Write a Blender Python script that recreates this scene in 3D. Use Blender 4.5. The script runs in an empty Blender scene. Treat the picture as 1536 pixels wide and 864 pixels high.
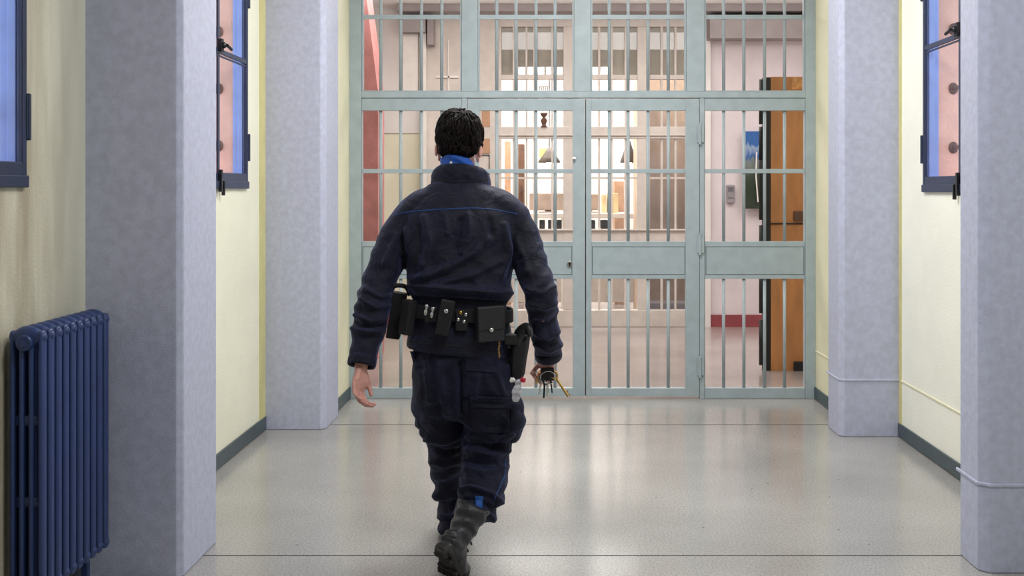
import bpy, math, random
from mathutils import Vector, Matrix, noise
from mathutils.bvhtree import BVHTree
random.seed(7)
C = bpy.context.scene.collection
F, CX, CY, EYE = 1600.0, 831.0, 285.0, 1.5

def V(*a): return Vector(a)
def P(px, py, d):
    """point of the place seen at photo position px, py at distance d down the corridor"""
    return Vector(((px-CX)*d/F, d, EYE-(py-CY)*d/F))
def X(px, d): return (px-CX)*d/F
def H(py, d): return EYE-(py-CY)*d/F
def srgb(r, g, b):
    f = lambda c: (c/255/12.92) if c/255 <= .04045 else ((c/255+.055)/1.055)**2.4
    return (f(r), f(g), f(b), 1)

# ------------------------------------------------------------------ materials
def new_mat(name):
    m = bpy.data.materials.new(name); m.use_nodes = True
    nt = m.node_tree
    return m, nt, nt.nodes['Principled BSDF']
def mat(name, col, rough=.6, metal=0, var=.06, scale=8, bump=0, bscale=60, spec=.5, sheen=0, emit=None, estr=0,
        coat=0, stretch=(1,1,1), col2=None, lo=.35, hi=.65, rvar=0):
    m, nt, b = new_mat(name)
    L = nt.links.new
    tc = nt.nodes.new('ShaderNodeTexCoord'); mp = nt.nodes.new('ShaderNodeMapping')
    mp.inputs['Scale'].default_value = stretch
    L(tc.outputs['Object'], mp.inputs[0])
    n = nt.nodes.new('ShaderNodeTexNoise'); n.inputs['Scale'].default_value = scale; n.inputs['Detail'].default_value = 5
    L(mp.outputs[0], n.inputs['Vector'])
    r = nt.nodes.new('ShaderNodeValToRGB')
    c = Vector(col[:3])
    a = c*(1-var*2); z = c*(1+var*2) if col2 is None else Vector(col2[:3])
    if col2 is not None: a = c
    r.color_ramp.elements[0].color = (*a, 1); r.color_ramp.elements[1].color = (*[min(1, k) for k in z], 1)
    r.color_ramp.elements[0].position = lo; r.color_ramp.elements[1].position = hi
    L(n.outputs['Fac'], r.inputs[0]); L(r.outputs[0], b.inputs['Base Color'])
    b.inputs['Roughness'].default_value = rough; b.inputs['Metallic'].default_value = metal
    b.inputs['Specular IOR Level'].default_value = spec
    if sheen:
        n4 = nt.nodes.new('ShaderNodeTexNoise'); n4.inputs['Scale'].default_value = 11; n4.inputs['Detail'].default_value = 3; n4.inputs['Distortion'].default_value = 1.2
        L(mp.outputs[0], n4.inputs['Vector'])
        bp4 = nt.nodes.new('ShaderNodeBump'); bp4.inputs['Strength'].default_value = .8; bp4.inputs['Distance'].default_value = .022
        L(n4.outputs['Fac'], bp4.inputs['Height'])
        b.inputs['Sheen Weight'].default_value = sheen; b.inputs['Sheen Roughness'].default_value = .4
        b.inputs['Sheen Tint'].default_value = (.35, .42, .9, 1)
    if coat: b.inputs['Coat Weight'].default_value = coat; b.inputs['Coat Roughness'].default_value = .1
    if bump:
        n2 = nt.nodes.new('ShaderNodeTexNoise'); n2.inputs['Scale'].default_value = bscale; n2.inputs['Detail'].default_value = 4
        L(mp.outputs[0], n2.inputs['Vector'])
        bp = nt.nodes.new('ShaderNodeBump'); bp.inputs['Strength'].default_value = bump; bp.inputs['Distance'].default_value = .01
        L(n2.outputs['Fac'], bp.inputs['Height']); L(bp.outputs[0], b.inputs['Normal'])
        if sheen: L(bp4.outputs[0], bp.inputs['Normal'])
    if rvar:
        mr = nt.nodes.new('ShaderNodeMapRange'); mr.inputs['To Min'].default_value = rough-rvar; mr.inputs['To Max'].default_value = rough+rvar
        L(n.outputs['Fac'], mr.inputs[0]); L(mr.outputs[0], b.inputs['Roughness'])
    if emit:
        b.inputs['Emission Color'].default_value = emit; b.inputs['Emission Strength'].default_value = estr
    return m

M = {}
M['cream'] = mat('cream_plaster', srgb(236,232,200), .5, var=.02, scale=3, bump=.25, bscale=90)
M['cream_near'] = mat('cream_plaster_worn', srgb(214,202,160), .55, var=.07, scale=2.2, bump=.3, bscale=90, stretch=(1,1,.3))
M['yellow_edge'] = mat('yellow_paint', srgb(205,198,140), .5, var=.03, bump=.2)
M['pillar'] = mat('blue_grey_plaster', srgb(187,191,213), .5, var=.035, scale=30, bump=.3, bscale=260)
M['skirt'] = mat('slate_skirting', srgb(66,80,86), .4, var=.05, bump=.1)
M['navy_frame'] = mat('navy_window_paint', srgb(40,50,76), .35, var=.05, bump=.05)
M['blue_jamb'] = mat('blue_window_paint', srgb(150,175,228), .35, var=.04)
M['pink_ext'] = mat('pink_render', srgb(242,192,166), .8, var=.06, scale=5, bump=.3)
M['rust'] = mat('brown_iron', srgb(104,74,58), .7, var=.1)
M['gate'] = mat('grey_green_gate_paint', srgb(164,177,182), .4, var=.03, scale=12, bump=.12, bscale=120)
M['gate_dark'] = mat('grey_green_gate_paint_in_joints', srgb(70,84,84), .6, var=.05)
M['steel'] = mat('bright_steel', srgb(210,210,210), .25, 1, var=.03)
M['darksteel'] = mat('dark_steel', srgb(60,60,62), .35, .9, var=.08)
M['brass'] = mat('brass', srgb(205,165,95), .3, 1, var=.06)
M['radiator'] = mat('navy_radiator_enamel', srgb(44,62,110), .33, var=.04, bump=.04, bscale=200)
M['ceil'] = mat('white_ceiling', srgb(225,222,215), .8, var=.02)
M['far_wall'] = mat('pale_pink_plaster', srgb(222,212,214), .7, var=.03, scale=3, bump=.15)
M['far_cream'] = mat('pale_cream_wall', srgb(232,230,205), .6, var=.03, scale=2)
M['far_white'] = mat('off_white_wall', srgb(232,228,224), .6, var=.03, scale=2)
M['far_beam'] = mat('grey_mauve_beam', srgb(160,152,152), .7, var=.04, scale=5)
M['far_red'] = mat('brick_red_paint', srgb(200,134,130), .55, var=.07, scale=6, bump=.2)
M['far_redbase'] = mat('dusky_red_skirting', srgb(150,72,78), .5, var=.05)
M['far_frame'] = mat('beige_partition_paint', srgb(214,206,198), .5, var=.03)
M['far_shade'] = mat('taupe_panel', srgb(192,170,148), .7, var=.08, scale=3)
M['room_wall'] = mat('bright_room_wall', srgb(244,238,230), .7, var=.02)
M['wood'] = mat('orange_wood', srgb(190,132,80), .5, var=.07, scale=3, stretch=(4,4,.8), bump=.1)
M['black'] = mat('black_rubber', srgb(26,28,30), .5, var=.1)
M['greyplastic'] = mat('grey_plastic', srgb(150,146,150), .5, var=.04)
M['midgrey'] = mat('mid_grey_plastic', srgb(112,108,114), .5, var=.03)
M['white'] = mat('white_paint', srgb(240,236,230), .4, var=.02)
M['tan'] = mat('tan_paper', srgb(190,150,120), .7, var=.06)
M['lampshade'] = mat('dark_lamp_shade', srgb(84,74,66), .6, var=.05)
M['amber'] = mat('amber_glow', srgb(255,190,90), .6, var=.05, emit=srgb(255,190,90), estr=2.0)
M['bulb'] = mat('lit_bulb', srgb(255,250,240), .5, emit=srgb(255,245,230), estr=9)
M['skin'] = mat('skin', srgb(214,158,144), .5, var=.09, scale=22, bump=.2, bscale=180)
M['skin'].node_tree.nodes['Principled BSDF'].inputs['Subsurface Weight'].default_value = .12
M['skin'].node_tree.nodes['Principled BSDF'].inputs['Subsurface Radius'].default_value = (.012,.004,.002)
M['hair'] = mat('dark_brown_hair', srgb(22,15,14), .6, var=.3, scale=40, stretch=(2,2,.5), bump=.3, bscale=130, spec=.12)
M['navy'] = mat('navy_cloth', srgb(18,19,39), .62, var=.2, scale=7, bump=.35, bscale=420, sheen=.3, spec=.3)
M['navy_t'] = mat('navy_trouser_cloth', srgb(17,19,38), .68, var=.22, scale=7, bump=.35, bscale=420, sheen=.25, spec=.25)
M['piping'] = mat('blue_piping', srgb(30,84,160), .5, var=.05)
M['scarf'] = mat('bright_blue_cloth', srgb(20,86,182), .6, var=.12, scale=20)
M['leather'] = mat('black_leather', srgb(22,22,28), .45, var=.12, bump=.3, bscale=200)
M['webbing'] = mat('black_webbing', srgb(17,17,23), .7, var=.12, bump=.4, bscale=300)
M['boot'] = mat('worn_black_boot_leather', srgb(50,50,54), .42, var=.22, scale=14, bump=.4, bscale=70)
M['sole'] = mat('black_rubber_sole', srgb(38,36,34), .75, var=.25, scale=40, col2=srgb(80,74,62), lo=.5, hi=.8)
M['redcap'] = mat('red_plastic', srgb(190,36,60), .4, var=.03)
M['eye'] = mat('eye_white', srgb(235,230,225), .25, var=.01)
M['nail'] = mat('finger_nail', srgb(222,178,165), .3, var=.03)
M['screen'] = mat('grey_beige_case', srgb(170,152,140), .5, var=.05)
M['pane_backing'] = mat('dim_beige_backing', srgb(196,186,168), .8, var=.06, scale=3, stretch=(1,1,.3))  # backing sheet with the dim upper room put into its colour
M['card'] = mat('cream_folder', srgb(235,215,170), .6, var=.04)

def glass_mat(name, tint=(1,1,1,1), fac=.08, rough=.02):
    m = bpy.data.materials.new(name); m.use_nodes = True
    nt = m.node_tree; nt.nodes.clear()
    o = nt.nodes.new('ShaderNodeOutputMaterial'); mx = nt.nodes.new('ShaderNodeMixShader')
    t = nt.nodes.new('ShaderNodeBsdfTransparent'); g = nt.nodes.new('ShaderNodeBsdfGlossy')
    t.inputs[0].default_value = tint; g.inputs['Roughness'].default_value = rough
    mx.inputs[0].default_value = fac
    nt.links.new(t.outputs[0], mx.inputs[1]); nt.links.new(g.outputs[0], mx.inputs[2]); nt.links.new(mx.outputs[0], o.inputs[0])
    return m
M['glass'] = glass_mat('window_glass', (.97,.98,1,1), .06)
M['clear_plastic'] = mat('clear_plastic', srgb(235,235,242), .25, var=.05); M['clear_plastic'].node_tree.nodes['Principled BSDF'].inputs['Transmission Weight'].default_value = .55

def floor_mat(name, c1, c2, seams, r0=.14, lines=True):
    m, nt, b = new_mat(name); L = nt.links.new
    tc = nt.nodes.new('ShaderNodeTexCoord')
    big = nt.nodes.new('ShaderNodeTexNoise'); big.inputs['Scale'].default_value = 1.1; big.inputs['Detail'].default_value = 6
    fine = nt.nodes.new('ShaderNodeTexNoise'); fine.inputs['Scale'].default_value = 110; fine.inputs['Detail'].default_value = 3
    L(tc.outputs['Object'], big.inputs['Vector']); L(tc.outputs['Object'], fine.inputs['Vector'])
    r1 = nt.nodes.new('ShaderNodeValToRGB'); r1.color_ramp.elements[0].color = c1; r1.color_ramp.elements[1].color = c2
    r1.color_ramp.elements[0].position = .3; r1.color_ramp.elements[1].position = .7
    L(big.outputs['Fac'], r1.inputs[0])
    r2 = nt.nodes.new('ShaderNodeValToRGB'); r2.color_ramp.elements[0].color = (.72,.72,.72,1); r2.color_ramp.elements[1].color = (1.15,1.15,1.15,1)
    r2.color_ramp.elements[0].position = .3; r2.color_ramp.elements[1].position = .6
    L(fine.outputs['Fac'], r2.inputs[0])
    mul = nt.nodes.new('ShaderNodeMixRGB'); mul.blend_type = 'MULTIPLY'; mul.inputs[0].default_value = 1
    L(r1.outputs[0], mul.inputs[1]); L(r2.outputs[0], mul.inputs[2])
    # dark specks
    vo = nt.nodes.new('ShaderNodeTexVoronoi'); vo.inputs['Scale'].default_value = 5; L(tc.outputs['Object'], vo.inputs['Vector'])
    lt = nt.nodes.new('ShaderNodeMath'); lt.operation = 'LESS_THAN'; lt.inputs[1].default_value = .035; L(vo.outputs['Distance'], lt.inputs[0])
    mk = nt.nodes.new('ShaderNodeMixRGB'); mk.inputs[2].default_value = srgb(60,56,52)
    md = nt.nodes.new('ShaderNodeMath'); md.operation = 'MULTIPLY'; md.inputs[1].default_value = .6; L(lt.outputs[0], md.inputs[0]); L(md.outputs[0], mk.inputs[0])
    L(mul.outputs[0], mk.inputs[1]); L(mk.outputs[0], b.inputs['Base Color'])
    mr = nt.nodes.new('ShaderNodeMapRange'); mr.inputs['To Min'].default_value = r0-.05; mr.inputs['To Max'].default_value = r0+.09
    L(big.outputs['Fac'], mr.inputs[0]); L(mr.outputs[0], b.inputs['Roughness'])
    bp = nt.nodes.new('ShaderNodeBump'); bp.inputs['Strength'].default_value = .05; bp.inputs['Distance'].default_value = .004
    n3 = nt.nodes.new('ShaderNodeTexNoise'); n3.inputs['Scale'].default_value = 9; n3.inputs['Detail'].default_value = 5
    L(tc.outputs['Object'], n3.inputs['Vector']); L(n3.outputs['Fac'], bp.inputs['Height']); L(bp.outputs[0], b.inputs['Normal'])
    b.inputs['Specular IOR Level'].default_value = .6
    return m
M['floor'] = floor_mat('polished_grey_lino', srgb(146,144,142), srgb(168,166,163), True, .17)
M['far_floor'] = floor_mat('polished_pinkish_lino', srgb(158,148,144), srgb(178,168,164), False, .16)

# ------------------------------------------------------------------ geometry
def catmull(pts, n=4):
    """pts: list of lists of floats"""
    out = []
    m = len(pts)
    for i in range(m-1):
        p0 = pts[max(i-1,0)]; p1 = pts[i]; p2 = pts[i+1]; p3 = pts[min(i+2,m-1)]
        for k in range(n):
            t = k/n
            out.append([.5*((2*b)+(-a+c)*t+(2*a-5*b+4*c-d)*t*t+(-a+3*b-3*c+d)*t**3) for a,b,c,d in zip(p0,p1,p2,p3)])
    out.append(list(pts[-1]))
    return out

class MB:
    def __init__(s): s.v = []; s.f = []
    def add(s, vs, fs):
        o = len(s.v); s.v += [Vector(p) for p in vs]; s.f += [tuple(i+o for i in f) for f in fs]; return s
    def box(s, x0, x1, y0, y1, z0, z1, mtx=None):
        vs = [V(x,y,z) for z in (z0,z1) for y in (y0,y1) for x in (x0,x1)]
        if mtx is not None: vs = [mtx@p for p in vs]
        return s.add(vs, [(0,2,3,1),(4,5,7,6),(0,1,5,4),(2,6,7,3),(0,4,6,2),(1,3,7,5)])
    def prism(s, poly, y0, y1, axis='y'):
        n = len(poly)
        if axis == 'y': vs = [V(x,y0,z) for x,z in poly]+[V(x,y1,z) for x,z in poly]
        elif axis == 'z': vs = [V(x,y,y0) for x,y in poly]+[V(x,y,y1) for x,y in poly]
        else: vs = [V(y0,x,z) for x,z in poly]+[V(y1,x,z) for x,z in poly]
        a = sum(poly[i][0]*poly[(i+1)%n][1]-poly[(i+1)%n][0]*poly[i][1] for i in range(n))
        fs = [tuple(range(n)), tuple(reversed(range(n,2*n)))]+[((i+1)%n, i, i+n, (i+1)%n+n) for i in range(n)]
        if (a < 0) == (axis in 'yx'): pass
        flip = (a > 0) if axis == 'z' else (a < 0) if axis == 'y' else (a > 0)
        if flip: fs = [tuple(reversed(f)) for f in fs]
        return s.add(vs, fs)
    def loft(s, rings, seg=20, cap=True, closed=False):
        """rings: (center, u, v) vectors; superellipse exponent optional 4th"""
        vs = []
        for r in rings:
            c,u,w = r[0],r[1],r[2]; e = r[3] if len(r) > 3 else 1
            for k in range(seg):
                t = 2*math.pi*k/seg; ct, st = math.cos(t), math.sin(t)
                if e != 1:
                    ct = math.copysign(abs(ct)**e, ct); st = math.copysign(abs(st)**e, st)
                vs.append(c+u*ct+w*st)
        fs = []; n = len(rings)
        for i in range(n if closed else n-1):
            j = (i+1)%n
            for k in range(seg):
                q = (k+1)%seg
                fs.append((i*seg+k, i*seg+q, j*seg+q, j*seg+k))
        if cap and not closed:
            vs.append(rings[0][0]); vs.append(rings[-1][0]); a = len(vs)-2
            for k in range(seg):
                q = (k+1)%seg
                fs.append((a, q, k)); fs.append((a+1, (n-1)*seg+k, (n-1)*seg+q))
        # orientation: outward if u x w is along path
        t = rings[min(1,n-1)][0]-rings[0][0]
        if rings[0][1].cross(rings[0][2]).dot(t) < 0: fs = [tuple(reversed(f)) for f in fs]
        return s.add(vs, fs)
    def limb(s, pts, n=5, seg=20, side=None, dome=True, e=1):
        """pts: (Vector, a[, b]) ; a radius across X, b radius in depth"""
        q = [[*p[0], p[1], (p[2] if len(p) > 2 else p[1])] for p in pts]
        q = catmull(q, n)
        rings = []
        for i,r in enumerate(q):
            a = Vector(q[max(i-1,0)][:3]); b = Vector(q[min(i+1,len(q)-1)][:3]); t = (b-a).normalized()
            ref = side or V(1,0,0)
            u = (ref-t*ref.dot(t)).normalized(); w = t.cross(u)
            rings.append((Vector(r[:3]), u*max(r[3],.0005), w*max(r[4],.0005), e))
        if dome:
            def domed(r, t, back):
                out = []
                for ang in (25,50,72,86):
                    cc, ss = math.cos(math.radians(ang)), math.sin(math.radians(ang))
                    out.append((r[0]+t*min(r[1].length,r[2].length)*ss, r[1]*cc, r[2]*cc, e))
                return out[::-1] if back else out
            t0 = (rings[0][0]-rings[1][0]).normalized(); t1 = (rings[-1][0]-rings[-2][0]).normalized()
            rings = domed(rings[0], t0, True)+rings+domed(rings[-1], t1, False)
        return s.loft(rings, seg)
    def tube(s, pts, r, seg=8):
        pts = [Vector(p) for p in pts]; rings = []
        n = len(pts); up = None
        for i,p in enumerate(pts):
            t = (pts[min(i+1,n-1)]-pts[max(i-1,0)]).normalized()
            if up is None: up = V(0,0,1) if abs(t.z) < .9 else V(0,1,0)
            u = (up-t*up.dot(t)).normalized(); up = u; w = t.cross(u)
            rr = r[i] if isinstance(r, (list,tuple)) else r
            rings.append((p, u*rr, w*rr))
        return s.loft(rings, seg)
    def ell(s, c, rx, ry, rz, seg=20, rg=12, mtx=None):
        rings = []
        for i in range(1, rg):
            a = math.pi*i/rg
            rings.append((V(0,0,-math.cos(a)*rz), V(rx*math.sin(a),0,0), V(0,ry*math.sin(a),0)))
        o = len(s.v); s.loft(rings, seg)
        s.v[-2].z = -rz; s.v[-1].z = rz
        for i in range(o, len(s.v)):
            p = s.v[i]
            if mtx is not None: p = mtx@p
            s.v[i] = p+Vector(c)
        return s
    def mesh(s, name):
        m = bpy.data.meshes.new(name); m.from_pydata([tuple(p) for p in s.v], [], s.f); m.update(); return m
    def xf(s, fn): s.v = [fn(p) for p in s.v]; return s

ORG = {}
def obj(name, mb, m, parent=None, bevel=0, smooth=False, seg=2, orient=True):
    """one mesh object; geometry is given in place and re-based on the parent thing"""
    me = mb.mesh(name) if isinstance(mb, MB) else mb
    o = bpy.data.objects.new(name, me); C.objects.link(o)
    off = V(0,0,0)
    if parent is not None:
        o.parent = parent; off = ORG[parent]
        me.transform(Matrix.Translation(-off))
    ORG[o] = off
    for q in (m if isinstance(m, (list,tuple)) else [m]): me.materials.append(q)
    if smooth: me.shade_smooth()
    if bevel:
        b = o.modifiers.new('b', 'BEVEL'); b.width = bevel; b.segments = seg; b.limit_method = 'ANGLE'
    return o
def based(o):
    """put a one-mesh thing's origin at its own base"""
    me = o.data; vs = [v.co for v in me.vertices]
    c = V((min(v.x for v in vs)+max(v.x for v in vs))/2, (min(v.y for v in vs)+max(v.y for v in vs))/2, min(v.z for v in vs))
    me.transform(Matrix.Translation(-c)); o.location = c; ORG[o] = c
    return o
def tag(o, label, cat, group=None):
    o['label'] = label; o['category'] = cat
    if group: o['group'] = group
    return o
def thing(name, label, cat, loc, group=None):
    o = bpy.data.objects.new(name, None); C.objects.link(o); o.location = loc; o.empty_display_size = .1
    ORG[o] = Vector(loc); return tag(o, label, cat, group)
def one(name, mb, m, label, cat, group=None, **k):
    return tag(based(obj(name, mb, m, **k)), label, cat, group)
def struct(name, mb, m, label=None, **k):
    o = obj(name, mb, m, **k); o['kind'] = 'structure'
    if label: o['label'] = label
    return o
def struct_root(name, loc, label=None):
    o = bpy.data.objects.new(name, None); C.objects.link(o); o.location = loc; ORG[o] = Vector(loc); o['kind'] = 'structure'
    if label: o['label'] = label
    return o
def fused(mb, voxel, smooth=3, factor=.5):
    me = mb.mesh('tmp'); o = bpy.data.objects.new('tmp', me); C.objects.link(o)
    r = o.modifiers.new('r', 'REMESH'); r.mode = 'VOXEL'; r.voxel_size = voxel; r.use_smooth_shade = True
    if smooth:
        sm = o.modifiers.new('s', 'SMOOTH'); sm.factor = factor; sm.iterations = smooth
    dg = bpy.context.evaluated_depsgraph_get(); dg.update()
    out = bpy.data.meshes.new_from_object(o.evaluated_get(dg))
    bpy.data.objects.remove(o); out.shade_smooth(); out.materials.clear()
    return out
def bvh(me, off=None):
    off = off or V(0,0,0)
    return BVHTree.FromPolygons([v.co+off for v in me.vertices], [tuple(p.vertices) for p in me.polygons])
def displace(me, fn):
    ns = [v.normal.copy() for v in me.vertices]
    for v,n in zip(me.vertices, ns): v.co = v.co+n*fn(v.co, n)
    me.update()
def N(p, sx, sy, sz, o=0): return noise.noise(V(p.x*sx+o, p.y*sy+o*1.7, p.z*sz-o))

# ------------------------------------------------------------------ room shell
WL, WR = -1.81, 2.10          # corridor wall faces
GZ = 7.69                     # gate plane
CE = 3.6
def wall_with_windows(x0, x1, wins, y0=-3.0, y1=7.08):
    b = MB(); ys = y0
    for a,c,z0,z1 in wins:
        b.box(x0,x1,ys,a,0,CE); b.box(x0,x1,a,c,0,z0); b.box(x0,x1,a,c,z1,CE); ys = c
    return b.box(x0,x1,ys,y1,0,CE)
LW = [(2.69,3.645,1.52,2.95),(5.36,6.28,1.52,2.95)]
RW = [(2.5,3.42,1.52,2.95),(5.12,6.05,1.5,2.95)]
m, nt, b_ = new_mat('wall_cream_gradient')
def wall_cream(name, side):
    """cream plaster, grubbier near the radiator, with shade at that end painted in"""
    m = mat(name, srgb(240,238,217) if side == 'l' else srgb(250,249,236), .5, var=.015, scale=3, bump=.25, bscale=90)
    nt = m.node_tree; L = nt.links.new; b = nt.nodes['Principled BSDF']
    src = b.inputs['Base Color'].links[0].from_socket
    tc = nt.nodes.new('ShaderNodeTexCoord'); mp = nt.nodes.new('ShaderNodeMapping'); mp.inputs['Scale'].default_value = (1,5,.7)
    n = nt.nodes.new('ShaderNodeTexNoise'); n.inputs['Scale'].default_value = 1.6; n.inputs['Detail'].default_value = 4
    L(tc.outputs['Object'], mp.inputs[0]); L(mp.outputs[0], n.inputs['Vector'])
    sx = nt.nodes.new('ShaderNodeSeparateXYZ'); L(tc.outputs['Object'], sx.inputs[0])
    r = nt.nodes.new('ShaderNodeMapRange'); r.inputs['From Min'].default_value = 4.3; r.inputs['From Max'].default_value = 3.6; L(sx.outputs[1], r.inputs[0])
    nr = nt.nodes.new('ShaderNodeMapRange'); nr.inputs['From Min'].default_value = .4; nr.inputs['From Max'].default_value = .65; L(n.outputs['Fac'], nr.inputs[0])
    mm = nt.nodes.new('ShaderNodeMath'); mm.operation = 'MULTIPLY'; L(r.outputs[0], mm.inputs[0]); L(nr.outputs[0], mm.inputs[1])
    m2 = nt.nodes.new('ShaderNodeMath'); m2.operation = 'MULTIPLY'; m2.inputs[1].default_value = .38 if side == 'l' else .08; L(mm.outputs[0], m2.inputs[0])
    m3 = nt.nodes.new('ShaderNodeMath'); m3.operation = 'MULTIPLY_ADD'; m3.inputs[1].default_value = .42 if side == 'l' else 0; L(r.outputs[0], m3.inputs[0]); L(m2.outputs[0], m3.inputs[2]); m2 = m3  # steady darkening at the near end: shade painted into the wall colour
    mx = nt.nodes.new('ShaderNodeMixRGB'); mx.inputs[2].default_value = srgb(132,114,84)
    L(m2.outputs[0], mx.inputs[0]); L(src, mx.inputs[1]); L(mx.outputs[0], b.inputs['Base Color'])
    return m
struct('wall_left', wall_with_windows(WL-.5, WL, LW), wall_cream('cream_wall_left','l'), 'cream yellow corridor wall with windows on the left')
struct('wall_right', wall_with_windows(WR, WR+.5, RW), wall_cream('cream_wall_right','r'), 'pale cream corridor wall with windows on the right')
struct('wall_back', MB().box(-2.4,2.7,-3.2,-3.0,0,CE), M['cream'])
# narrow returns beside the gate
LX, RX = X(525,GZ), X(1222,GZ)
struct('wall_left_end', MB().box(WL-.5,LX,7.08,GZ+.12,0,CE), M['cream'], 'narrow cream wall return beside the gate on the left')
struct('wall_right_end', MB().box(RX,WR+.5,6.76,GZ+.12,0,CE), M['cream'], 'narrow cream wall return beside the gate on the right')
struct('floor', MB().box(-2.4,2.7,-3.2,GZ+.02,-.1,0), M['floor'], 'polished grey corridor floor')
fl2 = MB().box(-4.2,5.2,GZ+.02,16.2,-.1,0)
struct('floor_far', fl2, M['far_floor'], 'polished pinkish floor beyond the gate')
# joints in the lino
for i,d in enumerate((4.375,6.82)):
    struct('trim_%d' % (i+1), MB().box(WL+.02,WR-.02,d-.002,d+.002,-.002,.0012), M['black'], 'dark joint line across the corridor floor')
struct('ceiling', MB().box(-2.4,2.7,-3.2,GZ+.1,CE,CE+.1), M['ceil'])
# yellow strips on the wall against the pillars
struct('trim_3', MB().box(WL,WL+.006,6.55,6.67,.085,CE), M['yellow_edge'], 'yellow painted strip where the left wall meets the pillar')
struct('trim_4', MB().box(WR-.006,WR,6.44,6.49,.085,CE), M['yellow_edge'], 'yellow painted strip where the right wall meets the pillar')
# baseboards
def skirt(name, x, y0, y1, s, label):
    b = MB().box(min(x,x+s*.012),max(x,x+s*.012),y0,y1,.006,.086)
    struct(name, b, M['skirt'], label, bevel=.002)
skirt('baseboard_left', WL, -3, 6.67, 1, 'dark slate skirting along the left wall')
skirt('baseboard_right', WR, -3, 6.49, -1, 'dark slate skirting along the right wall')
skirt('baseboard_left_end', LX, 7.08, GZ-.03, 1, 'short dark skirting left of the gate')
skirt('baseboard_right_end', RX, 6.76, GZ-.03, -1, 'short dark skirting right of the gate')
# pillars
def pillar(x0, x1, y0, y1, cham, side, label):
    c = cham
    if side == 'l': poly = [(x0,y0),(x1-c,y0),(x1,y0+c),(x1,y1-c),(x1-c,y1),(x0,y1)]
    else: poly = [(x0+c,y0),(x1,y0),(x1,y1),(x0+c,y1),(x0,y1-c),(x0,y0+c)]
    b = MB().prism(poly, 0, CE, 'z')
    return struct('pillar', b, M['pillar'], label, bevel=.006)
pillar(WL-.02, -1.437, 4.12, 4.56, .022, 'l', 'near left blue-grey pillar beside the radiator')
pillar(WL-.02, -1.43, 6.67, 7.1, .03, 'l', 'far left blue-grey pillar before the gate')
pillar(1.67, WR+.02, 4.17, 4.42, .035, 'r', 'near right blue-grey pillar at the picture edge')
pillar(1.735, WR+.02, 6.48, 6.78, .03, 'r', 'far right blue-grey pillar before the gate')
# low surface-mounted trunking round the right-hand wall and pillars
def band(name, pts, m, label, h=.345):
    b = MB()
    pts = [Vector((*p,0)) for p in pts]
    for a,c in zip(pts, pts[1:]):
        d = (c-a); L_ = d.length; d.normalize(); n = V(-d.y,d.x,0)
        vs = []
        for q in (a-d*.003, c+d*.003):
            for s_ in (-1,1):
                for z in (h-.0065, h+.0065): vs.append(V(*(q+n*s_*.005).xy, z))
        b.add(vs, [(0,2,3,1),(4,5,7,6),(0,4,6,2),(1,3,7,5),(0,1,5,4),(2,6,7,3)])
    struct(name, b, m, label, bevel=.003)
band('trim_5', [(WR+.02,4.17),(1.705,4.17),(1.67,4.205),(1.67,4.42)], M['pillar'], 'thin cable trunking round the near right pillar')
band('trim_6', [(WR,4.42),(WR,6.48)], M['cream'], 'thin cable trunking along the right cream wall')
band('trim_7', [(WR+.02,6.48),(1.765,6.48),(1.735,6.51),(1.735,6.78)], M['pillar'], 'thin cable trunking round the far right pillar')
band('trim_8', [(RX,6.76),(RX,GZ-.04)], M['cream'], 'thin cable trunking beside the gate')

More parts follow.
